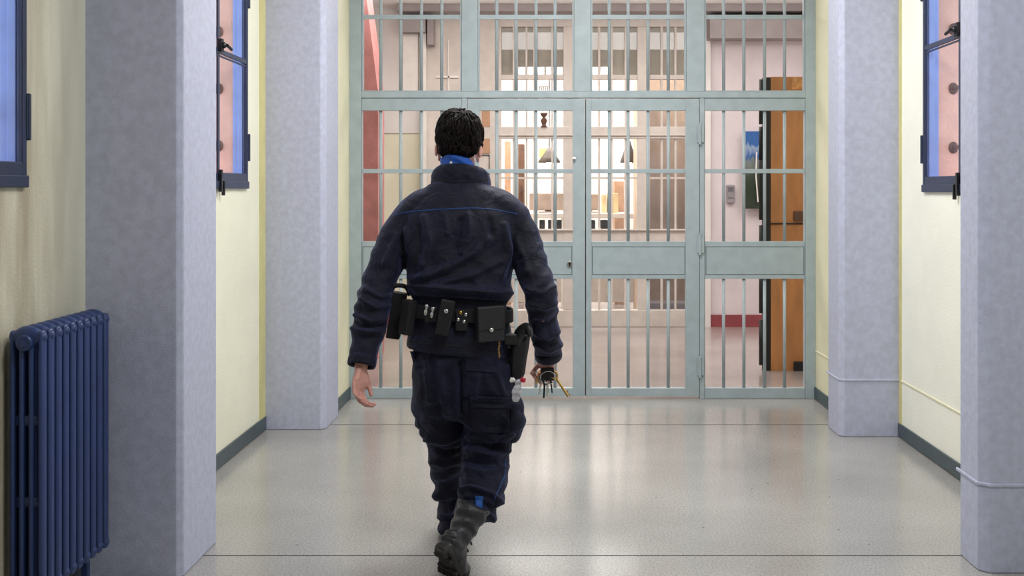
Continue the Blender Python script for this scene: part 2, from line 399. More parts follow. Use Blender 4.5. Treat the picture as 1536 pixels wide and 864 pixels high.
# ------------------------------------------------------------------ windows
def window(idx, x, s, y0, y1, z0, z1, barh, label):
    """s=+1: room lies towards +x of the frame"""
    def bx(b, a, c, p, q, z, w): b.box(min(x+s*a,x+s*c), max(x+s*a,x+s*c), p, q, z, w)
    w = struct_root('window_%d' % idx, (x,(y0+y1)/2,z0), label)
    fr = MB(); t = .03
    for (p,q,z,u) in ((y0,y0+t,z0,z1),(y1-t,y1,z0,z1),(y0+t,y1-t,z0,z0+.075),(y0+t,y1-t,z1-.05,z1)):
        bx(fr, -.01, .010, p, q, z, u)
    obj('window_frame', fr, M['navy_frame'], w, bevel=.004)
    sill = MB(); bx(sill, -.012, .018, y0, y1, z0-.012, z0+.03)
    obj('window_sill', sill, M['navy_frame'], w, bevel=.004)
    ym = (y0+y1)/2-.075
    mu = MB(); bx(mu, -.005, .006, ym-.015, ym+.015, z0+.075, z1-.05)
    obj('window_mullion', mu, M['navy_frame'], w, bevel=.003)
    tb = MB(); bx(tb, -.005, .008, y0+t, y1-t, barh-.014, barh+.014)
    bx(tb, -.005, .006, y0+t, y1-t, barh-.03, barh-.02)
    obj('transom_bar', tb, M['navy_frame'], w, bevel=.003)
    jm = MB(); bx(jm, -.078, -.01, y1-.012, y1+.004, z0, z1); bx(jm, -.078, -.01, y0-.004, y0+.012, z0, z1)
    bx(jm, -.078, -.01, y0+.012, y1-.012, z0-.004, z0+.06); bx(jm, -.05,-.02, y1-.02,y1-.011, z0+.06, z1)
    obj('window_reveal', jm, M['blue_jamb'], w, bevel=.002)
    g = MB(); bx(g, -.004, 0, y0+t, y1-t, z0+.07, z1-.05); obj('window_pane', g, M['glass'], w)
    hd = MB(); p = V(x+s*.03, ym, barh+.03)
    hd.ell(p, .018,.018,.018,12,8); hd.tube([V(x+s*.02,ym,barh+.03),V(x+s*.05,ym,barh+.03)], .009)
    hd.tube([V(x+s*.05,ym,barh+.03),V(x+s*.052,ym+.07,barh+.015)], .009); hd.box(x+s*.015-.012,x+s*.015+.012,ym-.02,ym+.02,barh-.005,barh+.065)
    obj('window_handle', hd, M['darksteel'], w, smooth=False, bevel=.002)
    lt = MB(); bx(lt, .01, .03, ym-.03, ym-.005, z0-.03, z0+.09); bx(lt, .012, .03, ym+.02, ym+.035, z0-.05, z0+.03)
    obj('window_latch', lt, M['darksteel'], w, bevel=.003)
    for hz in (z0+.23, z1-.3):
        hg = MB(); bx(hg, .002, .014, y1-.006, y1+.022, hz-.075, hz+.075); hg.tube([V(x+s*.012,y1+.006,hz-.08),V(x+s*.012,y1+.006,hz+.08)], .009)
        obj('hinge', hg, M['navy_frame'], w, bevel=.003)
    # outer masonry reveal in pink render, and iron bars let into it
    rv = MB(); bx(rv, -.52, -.08, y1-.004, y1+.03, z0-.03, z1+.03); bx(rv, -.52, -.08, y0-.03, y0+.004, z0-.03, z1+.03)
    bx(rv, -.56, -.08, y0-.03, y1+.03, z0-.03, z0+.004)
    obj('outer_reveal', rv, M['pink_ext'], w)
    for k in range(4):
        hz = z0+.24+.335*k; gb = MB()
        xx = x-s*.163
        gb.tube([V(xx,y0,hz),V(xx,y1-.004,hz)], .012, 10)
        gb.ell((xx,y1-.006,hz), .028,.014,.034,14,8)
        obj('outer_bar', gb, M['rust'], w, smooth=True)
    return w
window(1, WL, 1, *LW[0], 2.25, 'navy framed window above the radiator at the left edge')
window(2, WL, 1, *LW[1], 2.25, 'navy framed window between the two left pillars')
window(3, WR, -1, *RW[0], 2.3, 'navy framed window nearer the camera on the right wall')
window(4, WR, -1, *RW[1], 2.3, 'navy framed window between the two right pillars')

# ------------------------------------------------------------------ radiator
def radiator():
    xf, xb = -1.672, -1.79
    y0, n, pit = 3.487, 10, .0545
    t = thing('column_radiator', 'navy blue column radiator standing against the left wall under the window', 'radiator', ((xf+xb)/2,y0+n*pit/2,0))
    xs = [xf-.0135, xf-.0135-.0315, xf-.0135-.063, xb+.011]
    for i in range(n):
        y = y0+pit*(i+.5); b = MB()
        z0, z1 = .145, 1.052
        for k,x in enumerate(xs):
            b.limb([(V(x,y,z0+.022),.0105,.0195),(V(x,y,.6),.0105,.0195),(V(x,y,z1-.024),.0105,.0195)], n=1, seg=14, dome=True, e=.92)
        for z,sg in ((z1-.045,1),(z0+.045,-1)):
            b.limb([(V(xs[0]-.004,y,z+sg*.008),.020,.0195),(V(xs[1],y,z+sg*.010),.034,.0255),(V(xs[2],y,z+sg*.010),.034,.0255),(V(xs[3]+.004,y,z+sg*.008),.020,.0195)], n=4, seg=14, side=V(0,0,1))
        for z in (.474,.742): b.box(xs[3],xs[0],y-.011,y+.011,z-.016,z+.016)
        obj('radiator_section', b, M['radiator'], t, smooth=True)
    for z in (1.0,.195):
        b = MB().tube([V(xs[1]-.012,y0-.014,z),V(xs[1]-.012,y0+.02,z)], .026, 18)
        b.tube([V(xs[1]-.012,y0-.02,z),V(xs[1]-.012,y0-.01,z)], .014, 6)
        obj('end_plug', b, M['radiator'], t, bevel=.003)
    for y in (y0+.05,y0+pit*n-.05):
        b = MB().box(xs[3]-.02,xs[0]-.02,y-.012,y+.012,.0,.02).box(xs[2]-.012,xs[2]+.012,y-.012,y+.012,.018,.17)
        obj('support_foot', b, M['radiator'], t, bevel=.003)
radiator()

# ------------------------------------------------------------------ gate
def gb(b, x0, x1, y0, y1, d0=-.02, d1=.035):
    return b.box(X(x0,GZ), X(x1,GZ), GZ+d0, GZ+d1, H(y1,GZ), H(y0,GZ))
TOP = -95
gf = thing('gate_surround', 'grey-green steel surround of the barred gate with posts and transom', 'gate surround', (X(873,GZ),GZ,0))
for a,c,y0,y1 in ((525,543,TOP,597),(1207,1222,TOP,597)):
    obj('post', gb(MB(),a,c,y0,y1,-.03,.05), M['gate'], gf, bevel=.003)
for a,c in ((693,717),(861,886),(1029,1056)):
    obj('post', gb(MB(),a,c,TOP,138,-.03,.04), M['gate'], gf, bevel=.003)
for a,c in ((693,701),(1049,1056)):
    obj('post', gb(MB(),a,c,147,597,-.025,.04), M['gate'], gf, bevel=.002)
obj('transom', gb(MB(),543,1207,138,147.3,-.03,.04), M['gate'], gf, bevel=.003)
obj('top_beam', gb(MB(),525,1222,TOP-20,TOP,-.03,.05), M['gate'], gf, bevel=.003)
def bar(x, y0, y1, parent):
    b = MB().tube([V(X(x,GZ),GZ+.005,H(y1,GZ)),V(X(x,GZ),GZ+.005,H(y0,GZ))], .0118, 12)
    obj('bar', b, M['gate'], parent, smooth=True)
COLS = [(543.3,692.7,(571,601,632,662.5)),(719,859,(745,774,804,832.6)),(887,1028,(914,942.3,972,1002.5)),(1056.3,1206.7,(1085.6,1116,1147,1177))]
def crossbar(x0, x1, y0, y1, parent):
    obj('crossbar', gb(MB(),x0,x1,y0,y1,-.014,-.006), M['gate'], parent, bevel=.002)
ulab = ['upper barred panel above the left end of the gate frame','upper barred panel above the left gate leaf','upper barred panel above the right gate leaf','upper barred panel above the fixed panel at the right end']
for i,(a,c,bs) in enumerate(COLS):
    if i == 1: a,c = 717.3,860.7
    if i == 2: a,c = 886.3,1028.7
    t = thing('barred_panel', 'grey-green '+ulab[i], 'barred panel', (X((a+c)/2,GZ),GZ,H(138,GZ)), 'upper barred panels of the gate')
    fr = MB(); gb(fr,a,a+2.2,TOP+.5,137.7,-.018,.02); gb(fr,c-2.2,c,TOP+.5,137.7,-.018,.02); gb(fr,a+2.2,c-2.2,136,137.7,-.018,.02)
    obj('panel_rim', fr, M['gate'], t)
    for x in bs: bar(x, TOP+.5, 137, t)
    crossbar(a,c,22.5,29.5,t)
def hinge(parent, x, y0, y1, nm='hinge'):
    b = MB().tube([P(x,y1,GZ)+V(0,-.04,0),P(x,y0,GZ)+V(0,-.04,0)], .011, 10)
    gb(b, x-4, x+6, y0+3, y1-3, -.038, -.026)
    obj(nm, b, M['gate'], parent, bevel=.002)
def lower(x0, x1, a, c, bs, y_top, y_bot, t, d=-.022):
    """leaf or fixed panel x0..x1 with opening a..c"""
    fr = MB()
    if a > x0: gb(fr,x0,a,y_top,y_bot,d,.03)
    if x1 > c: gb(fr,c,x1,y_top,y_bot,d,.03)
    gb(fr,a,c,y_top,166,d,.03); gb(fr,a,c,581.5,y_bot,d,.03)
    obj('leaf_frame', fr, M['gate'], t, bevel=.002)
    obj('solid_panel', gb(MB(),a,c,362,418,d+.004,.02), M['gate'], t, bevel=.002)
    rim = MB()
    for q in ((a+1,c-1,369.5,370.3),(a+1,c-1,411,411.8),(a+1,a+1.8,370,411.8),(c-1.8,c-1,370,411.8)): gb(rim,*q,d+.003,d+.006)
    obj('panel_joint', rim, M['gate_dark'], t)
    for x in bs: bar(x,165,363,t); bar(x,417,582,t)
    crossbar(a,c,253.5,260,t)
t1 = thing('barred_panel', 'fixed lower barred panel at the left end of the gate, beside the cream wall return', 'barred panel', (X(618,GZ),GZ,0))
lower(543.3,692.7,543.8,692.3,COLS[0][2],147.7,596.8,t1)
t2 = thing('gate_leaf', 'left barred gate leaf with the keyhole, partly behind the officer', 'gate', (X(790,GZ),GZ,.03), 'gate leaves')
lower(702,877.3,719,859,COLS[1][2],148.5,594,t2)
t3 = thing('gate_leaf', 'right barred gate leaf hung on three hinges, nothing in front of it', 'gate', (X(963,GZ),GZ,.03), 'gate leaves')
lower(879,1048.4,887,1028,COLS[2][2],148.5,594,t3)
t4 = thing('barred_panel', 'fixed lower barred panel at the right end of the gate, wooden door seen through it', 'barred panel', (X(1131,GZ),GZ,0))
lower(1056.3,1206.7,1057,1206.3,COLS[3][2],147.7,596.8,t4)
for y in (185,350,533): hinge(t3, 1049, y, y+32)
kh = MB().tube([P(854.5,396,GZ)+V(0,-.03,0),P(854.5,396,GZ)+V(0,-.018,0)], .022, 20); obj('lock_plate', kh, M['steel'], t2, bevel=.002)
kh = MB().tube([P(854.5,395,GZ)+V(0,-.034,0),P(854.5,395,GZ)+V(0,-.029,0)], .009, 14)
gb(kh,853.6,855.4,395,400,-.034,-.030); obj('keyhole', kh, M['black'], t2)
obj('bolt_stub', MB().tube([P(859,238,GZ)+V(0,-.04,0),P(863,238,GZ)+V(0,-.04,0)], .010, 8), M['steel'], t2)
hb = MB(); gb(hb,877.5,878.8,149,593,-.012,-.008); obj('meeting_gap', hb, M['black'], t2)

# ------------------------------------------------------------------ room beyond the gate
D = 11.7
def fb(b, x0, x1, y0, y1, d0=D, d1=D+.12):
    return b.box(X(x0,D), X(x1,D), d0, d1, H(y1,D), H(y0,D))
HF = 3.5
struct('ceiling_far', MB().box(-4.2,5.2,GZ+.12,16.2,HF,HF+.1), M['far_white'])
struct('wall_far_left_side', MB().box(-4.2,-4.0,GZ,16.2,0,HF), M['far_white'])
struct('wall_far_right_side', MB().box(5.0,5.2,GZ,16.2,0,HF), M['far_wall'])
struct('wall_gate_back', MB().box(-4.2,WL-.5,GZ,GZ+.12,0,HF).box(WR+.5,5.2,GZ,GZ+.12,0,HF), M['far_wall'])
# back wall left of the glazed partition
w = MB().box(-4.2,X(641,D),D,D+.15,H(490,D),HF); struct('wall_far_left', w, M['far_cream'], 'pale cream wall beyond the left end of the gate')
struct('wall_far_left_band', MB().box(-4.2,X(641,D),D-.012,D-.001,H(200,D),HF), M['far_white'], 'off-white upper part of the wall beyond the gate')
struct('baseboard_far_left', MB().box(-4.2,X(641,D),D-.03,D-.013,0,H(472,D)), M['far_redbase'], 'dusky red skirting beyond the left end of the gate')
w = MB(); fb(w,641,748,-40,490); struct('wall_far_middle', w, M['far_frame'], 'beige wall beside the glazed partition')
w = MB(); fb(w,632.5,640.5,52,490,D-.1,D-.013); struct('trim_9', w, M['white'], 'white post where the cream wall meets the partition')
w = MB(); fb(w,605,628,52,138,D-.06,D-.013); one('notice_board', w, M['white'], 'plain white board high on the cream wall beyond the gate', 'board', bevel=.004)
w = MB(); fb(w,643,653,29,70,D-.16,D-.001); one('speaker_box', w, M['far_beam'], 'grey box fixed high on the beige wall beside the white post', 'box', bevel=.006)
w = MB(); fb(w,600,1245,12,22,D-.25,D-.001); struct('beam', w, M['far_beam'], 'mauve-grey beam across the room beyond the gate')
w = MB(); fb(w,606,641,30,52,D-.2,D-.013); fb(w,1060,1290,28,62,D-.25,D-.001); struct('beam_low', w, M['far_beam'], 'lower mauve-grey beam beyond the gate')
# right-hand wall
w = MB(); w.box(X(1052,D),5.2,D,D+.15,0,HF); struct('wall_far_right', w, M['far_wall'], 'pale pink wall beyond the right end of the gate')
w = MB(); fb(w,1065,1330,472,490,D-.02,D-.001); struct('baseboard_far_right', w, M['far_redbase'], 'dusky red skirting on the pink wall')
w = MB(); fb(w,1056,1065,62,490,D-.05,D-.001); struct('trim_10', w, M['far_white'], 'pale post at the corner of the pink wall')
# red pier
RZ = 9.5
poly = [(-2.35,0),(X(567,RZ),0),(X(567,RZ),H(138,RZ)),(X(549,RZ),H(-8,RZ)),(X(546,RZ),HF),(-2.35,HF)]
struct('pillar_red', MB().prism(poly,RZ,RZ+.35), M['far_red'], 'brick red pier with a sloping upper edge behind the left end of the gate')
# glazed partition
part = struct_root('window_5', (X(900,D),D,0), 'beige glazed partition at the back of the room beyond the gate')
fr = MB()
fb(fr,748,1052,-40,40,D,D+.1)                       # head
for a,c in ((748,752),(845,868),(956,975),(1048,1052)): fb(fr,a,c,40,465,D-.004,D+.096)
fb(fr,748,1052,112,119,D+.01,D+.08)
fb(fr,748,1052,190,208,D-.01,D+.1); fb(fr,748,1052,202,204,D-.03,D-.011)
fb(fr,748,1052,345,400,D,D+.1); fb(fr,748,1052,343.5,346,D-.03,D-.001)
fb(fr,748,1052,465,490,D-.02,D+.1)
obj('partition_frame', fr, M['far_frame'], part, bevel=.006)
mu = MB()
for a,c in ((769,777),(788.3,791),(800,806),(826.8,829.4),(897.3,900.5),(915.8,919.2),(937,944)): fb(mu,a,c,40,465,D+.02,D+.07)
for a,c in ((991,994.5),(1012,1015),(1031,1034)): fb(mu,a,c,40,465,D+.02,D+.07)
fb(mu,752,1048,265.5,268.5,D+.024,D+.066)
obj('mullions', mu, M['far_frame'], part)
for a,c in ((752,845),(868,956),(975,1048)):
    g = MB(); fb(g,a,c,40,465,D+.045,D+.05); obj('window_pane', g, M['glass'], part)
# recess added behind the right-hand panes, its taupe standing for a darker room
w = MB().box(X(958,D+.4),X(1075,D+.4),D+1.1,D+1.2,0,HF); struct('wall_recess', w, M['far_shade'], 'added taupe wall that darkens the right-hand panes of the partition')
w = MB().box(X(958,D+.4),X(960,D+.4),D+.1,D+1.1,0,HF); struct('wall_recess_side', w, M['far_shade'])
b = MB().box(X(975,D),X(1050,D),D+.2,D+.45,H(468,D),H(457,D)).box(X(978,D),X(981,D),D+.22,D+.26,0,H(468,D)).box(X(1044,D),X(1047,D),D+.22,D+.26,0,H(468,D)).box(X(978,D),X(981,D),D+.4,D+.44,0,H(468,D)).box(X(1044,D),X(1047,D),D+.4,D+.44,0,H(468,D)); one('low_bench', b, M['far_beam'], 'low grey bench behind the right-hand panes of the partition', 'bench', bevel=.01)
# bright room
BZ = 15.4
struct('wall_room_back', MB().box(-4,X(1000,BZ),BZ,BZ+.2,0,HF), M['room_wall'], 'bright cream back wall of the lit room')
struct('upper_pane_backing', MB().box(X(750,D),X(1050,D),D+.102,D+.13,H(113,D+.1),H(36,D)), M['pane_backing'], 'added beige sheet behind the upper panes for the dim upper room')  # added sheet, its beige carries the dimness of the upper room
struct('wall_room_left', MB().box(X(700,D),X(704,D),D+.15,BZ,0,HF), M['room_wall'])
# things in the bright room
def pend(px, py0, py1, wpx, d, label):
    t = thing('pendant_lamp', label, 'lamp', tuple(P(px,py1,d)), 'pendant lamps in the lit room')
    s = d; r = wpx*d/F
    b = MB()
    rings = []
    for f,rr in ((0,1),(.35,.72),(.7,.42),(1,.22)):
        c = P(px,py1+(py0-py1)*f,d); rings.append((c,V(r*rr,0,0),V(0,r*rr,0)))
    rings2 = [(q[0]-V(0,0,.01),q[1]*.94,q[2]*.94) for q in rings][::-1]
    b.loft(rings+rings2, 20, cap=False, closed=True)
    obj('lamp_shade', b, M['lampshade'], t, smooth=True)
    obj('cord', MB().tube([P(px,py0,d),V(X(px,d),d,HF)], .008, 6), M['black'], t)
    obj('bulb', MB().ell(P(px,py1-3,d),.05,.05,.06,12,8), M['bulb'], t, smooth=True)
pend(824,222,243,17,13.6,'grey-brown cone pendant lamp above the orange glow, behind the left gate leaf')
pend(943,212,243,13,13.4,'dark cone pendant lamp behind the right gate leaf')
one('amber_glow_box', MB().box(X(809,13.9),X(827,13.9),13.9,14.0,H(236,13.9),H(222,13.9)), M['amber'], 'orange glow of the pendant shade, added as a small glowing box', 'lamp glow', bevel=.01)  # glow inside the pendant shade, given as a separate glowing box
one('globe_lamp', MB().ell(P(815,210,13.7),.06,.06,.06,16,10), M['bulb'], 'small round white lit globe lamp behind the left gate leaf', 'lamp', smooth=True)
# desk with things on it
dz = 13.0
def desk(x0,x1,label):
    t = thing('desk', label, 'desk', (X((x0+x1)/2,dz),dz+.3,0), 'desks in the lit room')
    z = H(320,dz)
    obj('desk_top', MB().box(X(x0,dz),X(x1,dz),dz,dz+.7,z-.06,z), M['white'], t, bevel=.008)
    obj('modesty_panel', MB().box(X(x0,dz)+.05,X(x1,dz)-.05,dz+.12,dz+.15,.12,z-.28), M['far_frame'], t)
    for x in (x0+2,x1-3):
        for y in (dz+.04,dz+.6): obj('leg', MB().box(X(x,dz)-.02,X(x,dz)+.02,y,y+.04,0,z-.06), M['white'], t)
desk(752,848,'white desk with a grey-beige monitor behind the left gate leaf')
desk(868,962,'white desk with a cream box file behind the right gate leaf')
def monitor(x0,x1,y0,y1,label,ydesk):
    t = thing('monitor', label, 'monitor', (X((x0+x1)/2,dz+.3),dz+.3,ydesk), 'monitors on the desks')
    obj('screen_case', MB().box(X(x0,dz+.3),X(x1,dz+.3),dz+.3,dz+.36,H(y1,dz+.3)+.03,H(y0,dz+.3)), M['screen'], t, bevel=.01)
    obj('stand', MB().box(X((x0+x1)/2,dz+.3)-.04,X((x0+x1)/2,dz+.3)+.04,dz+.36,dz+.4,ydesk,H(y0,dz+.3)-.1).box(X((x0+x1)/2,dz+.3)-.12,X((x0+x1)/2,dz+.3)+.12,dz+.25,dz+.45,ydesk,ydesk+.015), M['screen'], t, bevel=.004)
zt = H(320,dz)
monitor(794,850,290,319,'wide grey-beige monitor on the desk behind the left gate leaf',zt)
monitor(868,899,291,319,'grey-beige monitor on the desk behind the right gate leaf',zt)
for x0,x1,y0,lb in ((903,909,292,'slim beige box file beside the monitor'),(911,917,290,'pale cream box file in the middle of the row'),(919,927,290,'wide cream box file at the end of the row')):
    one('box_file', MB().box(X(x0,dz+.2),X(x1,dz+.2),dz+.15,dz+.4,zt,H(y0,dz+.2)), M['card'], lb+' on the right-hand desk', 'box file', 'box files on the desk', bevel=.004)
k = 0
for x0,x1,lb in ((809,817,'small dark drawer box under the left desk, slimmest'),(822,831,'dark drawer box under the left desk, middle of three'),(835,843,'dark drawer box under the left desk, next to the partition post'),
              (887,893,'small dark drawer box under the right desk, slimmest'),(902,912,'dark drawer box under the right desk beneath the box files')):
    one('drawer_box', MB().box(X(x0,dz+.1),X(x1,dz+.1),dz+.13,dz+.5,H(344,dz),H(331,dz+.1)).box(X(x0,dz+.1)+.01,X(x1,dz+.1)-.01,dz+.12,dz+.13,H(337.6,dz),H(336.8,dz)), M['black'], lb, 'box', 'dark drawer boxes under the desks', bevel=.003)
one('tall_cabinet', MB().box(X(922,14),X(936,14),14,14.4,0,H(272,14)).box(X(928.5,14),X(929.5,14),13.985,14,H(330,14),H(310,14)), M['tan'], 'tan tall cabinet behind the right-hand desk', 'cabinet', bevel=.01)
one('roller_banner', MB().box(X(757,14),X(766,14),14,14.02,.02,H(212,14)).box(X(756,14),X(767,14),13.95,14.07,0,.05), M['tan'], 'tall narrow tan banner in the lit room', 'banner', bevel=.003)
one('brown_locker', MB().box(X(777,14.2),X(786,14.2),14.2,14.6,0,H(216,14.2)).box(X(783,14.2),X(784,14.2),14.18,14.2,H(300,14.2),H(280,14.2)), M['rust'], 'tall narrow brown locker in the lit room', 'locker', bevel=.01)
# small things on the rails
orn = MB()
rings = []
z0 = H(190,D-.02)
for f,r in ((0,.035),(.06,.035),(.1,.02),(.3,.03),(.45,.038),(.6,.025),(.68,.015),(.8,.03),(1,.045)):
    rings.append((V(X(816,D),D-.03+.02,z0+f*.15),V(r,0,0),V(0,r,0)))
orn.loft(rings, 16); one('ornament_cup', orn, M['rust'], 'small dark brown cup ornament standing on the partition rail', 'ornament', smooth=True)
rk = MB(); zr = H(137,D)
for i in range(5): rk.tube([V(X(809+i*3,D),D-.02,zr),V(X(810+i*3,D),D-.02,zr+.05)], .004, 6)
rk.tube([V(X(808,D),D-.02,zr+.05),V(X(823,D),D-.02,zr+.05)], .004, 6); rk.tube([V(X(808,D),D-.02,zr),V(X(823,D),D-.02,zr)], .004, 6)
one('wire_rack', rk, M['black'], 'tiny black wire rack seen high in the partition window', 'rack')
# sheets on the beige wall
for i,(a,c,y0,y1,lb) in enumerate(((723,735,166,190,'upper tan paper sheet'),(723,735,208,230,'lower tan paper sheet'))):
    w = MB(); fb(w,a,c,y0,y1,D-.008,D-.001); one('paper_sheet', w, M['tan'], lb+' pinned on the beige wall to the right of the officer\'s head', 'paper', 'paper sheets on the beige wall')
w = MB()
for q in ((722,734.5,232,233.2),(733.5,734.5,233,262),(722,734.5,261,262)): fb(w,*q,D-.012,D-.001)
one('sign_outline', w, M['darksteel'], 'thin dark rectangular wire frame on the beige wall right of the officer\'s head', 'frame')
w = MB(); fb(w,655,688,114,117,D-.02,D-.001); fb(w,672,674,60,138,D-.02,D-.001); struct('trim_11', w, M['white'], 'thin pale rails on the beige wall')
# intercom and poster on the pink wall
ic = thing('intercom', 'small grey intercom on the pink wall beyond the gate', 'intercom', tuple(P(1095,305,D)))
w = MB(); fb(w,1089,1101,277,305,D-.05,D-.001); obj('case', w, M['greyplastic'], ic, bevel=.012)
w = MB(); fb(w,1091,1099,281,287,D-.054,D-.049); obj('speaker_grille', w, M['midgrey'], ic); w = MB(); fb(w,1091,1099,296,297.5,D-.054,D-.049); obj('call_button', w, M['midgrey'], ic)
m, nt, b_ = new_mat('landscape_poster')
tc = nt.nodes.new('ShaderNodeTexCoord'); sx = nt.nodes.new('ShaderNodeSeparateXYZ'); nt.links.new(tc.outputs['Generated'], sx.inputs[0])
ns = nt.nodes.new('ShaderNodeTexNoise'); ns.inputs['Scale'].default_value = 5; ns.inputs['Detail'].default_value = 6; nt.links.new(tc.outputs['Generated'], ns.inputs['Vector'])
ad = nt.nodes.new('ShaderNodeMath'); ad.operation = 'MULTIPLY_ADD'; ad.inputs[1].default_value = .35; nt.links.new(ns.outputs['Fac'], ad.inputs[0]); nt.links.new(sx.outputs[2], ad.inputs[2])
rp = nt.nodes.new('ShaderNodeValToRGB'); e = rp.color_ramp.elements
e[0].position = .15; e[0].color = srgb(46,60,52); e[1].position = 1.0; e[1].color = srgb(50,100,165)
for p_,c_ in ((.45,srgb(40,58,44)),(.62,srgb(58,76,62)),(.78,srgb(120,130,125)),(.84,srgb(36,92,160)),(.97,srgb(150,170,195))):
    q = e.new(p_); q.color = c_
nt.links.new(ad.outputs[0], rp.inputs[0]); nt.links.new(rp.outputs[0], b_.inputs['Base Color']); b_.inputs['Roughness'].default_value = .35
PO = 11.6
one('landscape_poster', MB().box(X(1117.5,PO),X(1150,PO),PO,PO+.02,H(313,PO),H(197,PO)), m, 'tall landscape poster with blue sky over dark green, half behind the wooden door', 'poster')
one('hanging_strip', MB().tube([P(1135,228,PO-.03),P(1134,265,PO-.03),P(1137,303,PO-.03)], .008, 6), M['white'], 'thin white cord hanging in front of the landscape poster', 'cord')
# wooden door standing open
dd = 8.86
dl = thing('wooden_door', 'tall orange-brown wooden door standing open behind the right end of the gate', 'door', (X(1200,dd),dd,0))
dX = lambda p: X(p,dd)
hb_, ht_ = H(557,dd), H(115,dd)
obj('door_leaf', MB().box(dX(1156),dX(1156)+.85,dd,dd+.05,hb_,ht_), M['wood'], dl, bevel=.004)
e_ = MB().box(dX(1144.5),dX(1156),dd-.004,dd+.054,hb_+.005,ht_-.005); obj('edge_strip', e_, M['black'], dl, bevel=.006)
for a,c in ((119,186),(190,240),(196,330),(338,395),(400,470),(480,548)):
    b = MB().tube([P(1143,c,dd)+V(0,.02,0),P(1143,a,dd)+V(0,.02,0)], .022, 10); obj('edge_seal', b, M['black'], dl, smooth=True)
obj('bolt_bar', MB().box(dX(1150),dX(1205),dd-.012,dd-.001,H(336.5,dd),H(334.5,dd)), M['darksteel'], dl)
obj('lock_case', MB().box(dX(1190),dX(1212),dd-.03,dd-.001,H(331,dd),H(317,dd)), M['rust'], dl, bevel=.004)
obj('kick_lock', MB().box(dX(1190),dX(1212),dd-.03,dd-.001,H(558,dd)+.004,H(542,dd)), M['black'], dl, bevel=.004)
obj('top_plate', MB().box(dX(1187),dX(1215),dd-.008,dd-.001,H(134,dd),H(116,dd)), mat('pale_orange_wood', srgb(206,150,90), .5, var=.15, scale=20), dl)

# ------------------------------------------------------------------ the officer
PD = 4.3
def Q(px, py, d=PD): return P(px, py, d)
pm = lambda n, d=PD: n*d/F        # pixels to metres at distance d
officer = thing('person', 'person in navy uniform with a black duty belt walking away towards the barred gate', 'person', (X(695,PD),PD,0))
PB = ORG[officer]

# --- head (local, +y is where he looks) placed by HM
HC = V(X(689,4.38),4.38,H(213,4.38))
HM = Matrix.Translation(HC) @ Matrix.Rotation(math.radians(-7),4,'X') @ Matrix.Rotation(math.radians(2),4,'Y')
def hd(x,y,z): return HM @ V(x,y,z)
def head_parts(b):
    b.ell((0,0,0),1,1,1)          # placeholder replaced below
skull = MB()
def ell_h(b, c, rx, ry, rz, rot=None, seg=22, rg=14):
    m3 = HM.to_3x3()
    if rot: m3 = m3 @ rot
    b.ell(hd(*c), rx, ry, rz, seg, rg, m3.to_4x4())
body = MB()
ell_h(body,(0,-.012,.012),.074,.096,.098)            # cranium
ell_h(body,(0,.02,-.045),.063,.072,.078)             # face
ell_h(body,(0,.045,-.098),.042,.042,.034)            # jaw and chin
ell_h(body,(0,.066,-.118),.022,.018,.016)
ell_h(body,(0,.058,.022),.055,.03,.028)              # brow
for s in (-1,1):
    ell_h(body,(s*.032,.052,-.046),.031,.036,.034)    # cheeks
    ell_h(body,(s*.030,.078,.004),.022,.012,.008)    # brow ridge
    ell_h(body,(s*.040,.018,-.082),.026,.056,.034)     # jaw line
    body.loft([(hd(0,.082,.0),HM.to_3x3()@V(.007,0,0),HM.to_3x3()@V(0,.007,0)),(hd(0,.098,-.022),HM.to_3x3()@V(.009,0,0),HM.to_3x3()@V(0,.012,0)),(hd(0,.103,-.042),HM.to_3x3()@V(.016,0,0),HM.to_3x3()@V(0,.015,0)),(hd(0,.088,-.052),HM.to_3x3()@V(.014,0,0),HM.to_3x3()@V(0,.010,0))],16) if s == 1 else None
    # ears
    R_ = Matrix.Rotation(s*math.radians(-28),3,'Z') @ Matrix.Rotation(math.radians(-8),3,'X')
    ell_h(body,(s*.079,-.008,-.048),.006,.017,.030,R_)
    ell_h(body,(s*.091,-.021,-.041),.006,.013,.027,R_)
    ell_h(body,(s*.079,.0,-.073),.006,.010,.011,R_)
ell_h(body,(0,.09,-.070),.021,.009,.0055); ell_h(body,(0,.088,-.079),.018,.009,.006)   # lips
# neck and trunk under the clothes
body.limb([(Q(690,300,4.33),.085,.06),(Q(690,272,4.345),.060,.062),(HC+V(0,-.022,-.085),.057,.060),(HC+V(0,-.015,-.03),.055,.055)], n=4)
body.limb([(Q(697,560,4.30),.13,.09),(Q(694,520,4.30),.15,.095),(Q(692,450,4.30),.135,.085),(Q(690,380,4.32),.15,.10),(Q(690,325,4.33),.155,.09),(Q(690,298,4.33),.10,.06)], n=4)
# arms of the body
LW_, LE_, LS_ = Q(541,553,4.12), Q(564,442,4.24), Q(606,325,4.32)      # left wrist, elbow, shoulder
RW_, RE_, RS_ = Q(824,541,4.42), Q(809,438,4.24), Q(778,322,4.33)
body.limb([(LS_,.036),(LS_.lerp(LE_,.5),.040),(LE_,.040),(LE_.lerp(LW_,.35),.040),(LE_.lerp(LW_,.85),.028),(LW_,.026,.023)], n=4, seg=16)
body.limb([(RS_,.036),(RS_.lerp(RE_,.5),.040),(RE_,.040),(RE_.lerp(RW_,.35),.040),(RE_.lerp(RW_,.85),.028),(RW_,.025,.025)], n=4, seg=16)
body.limb([(LS_,.032),(Q(690,318,4.33),.055),(RS_,.032)], n=4, seg=16, side=V(0,0,1))
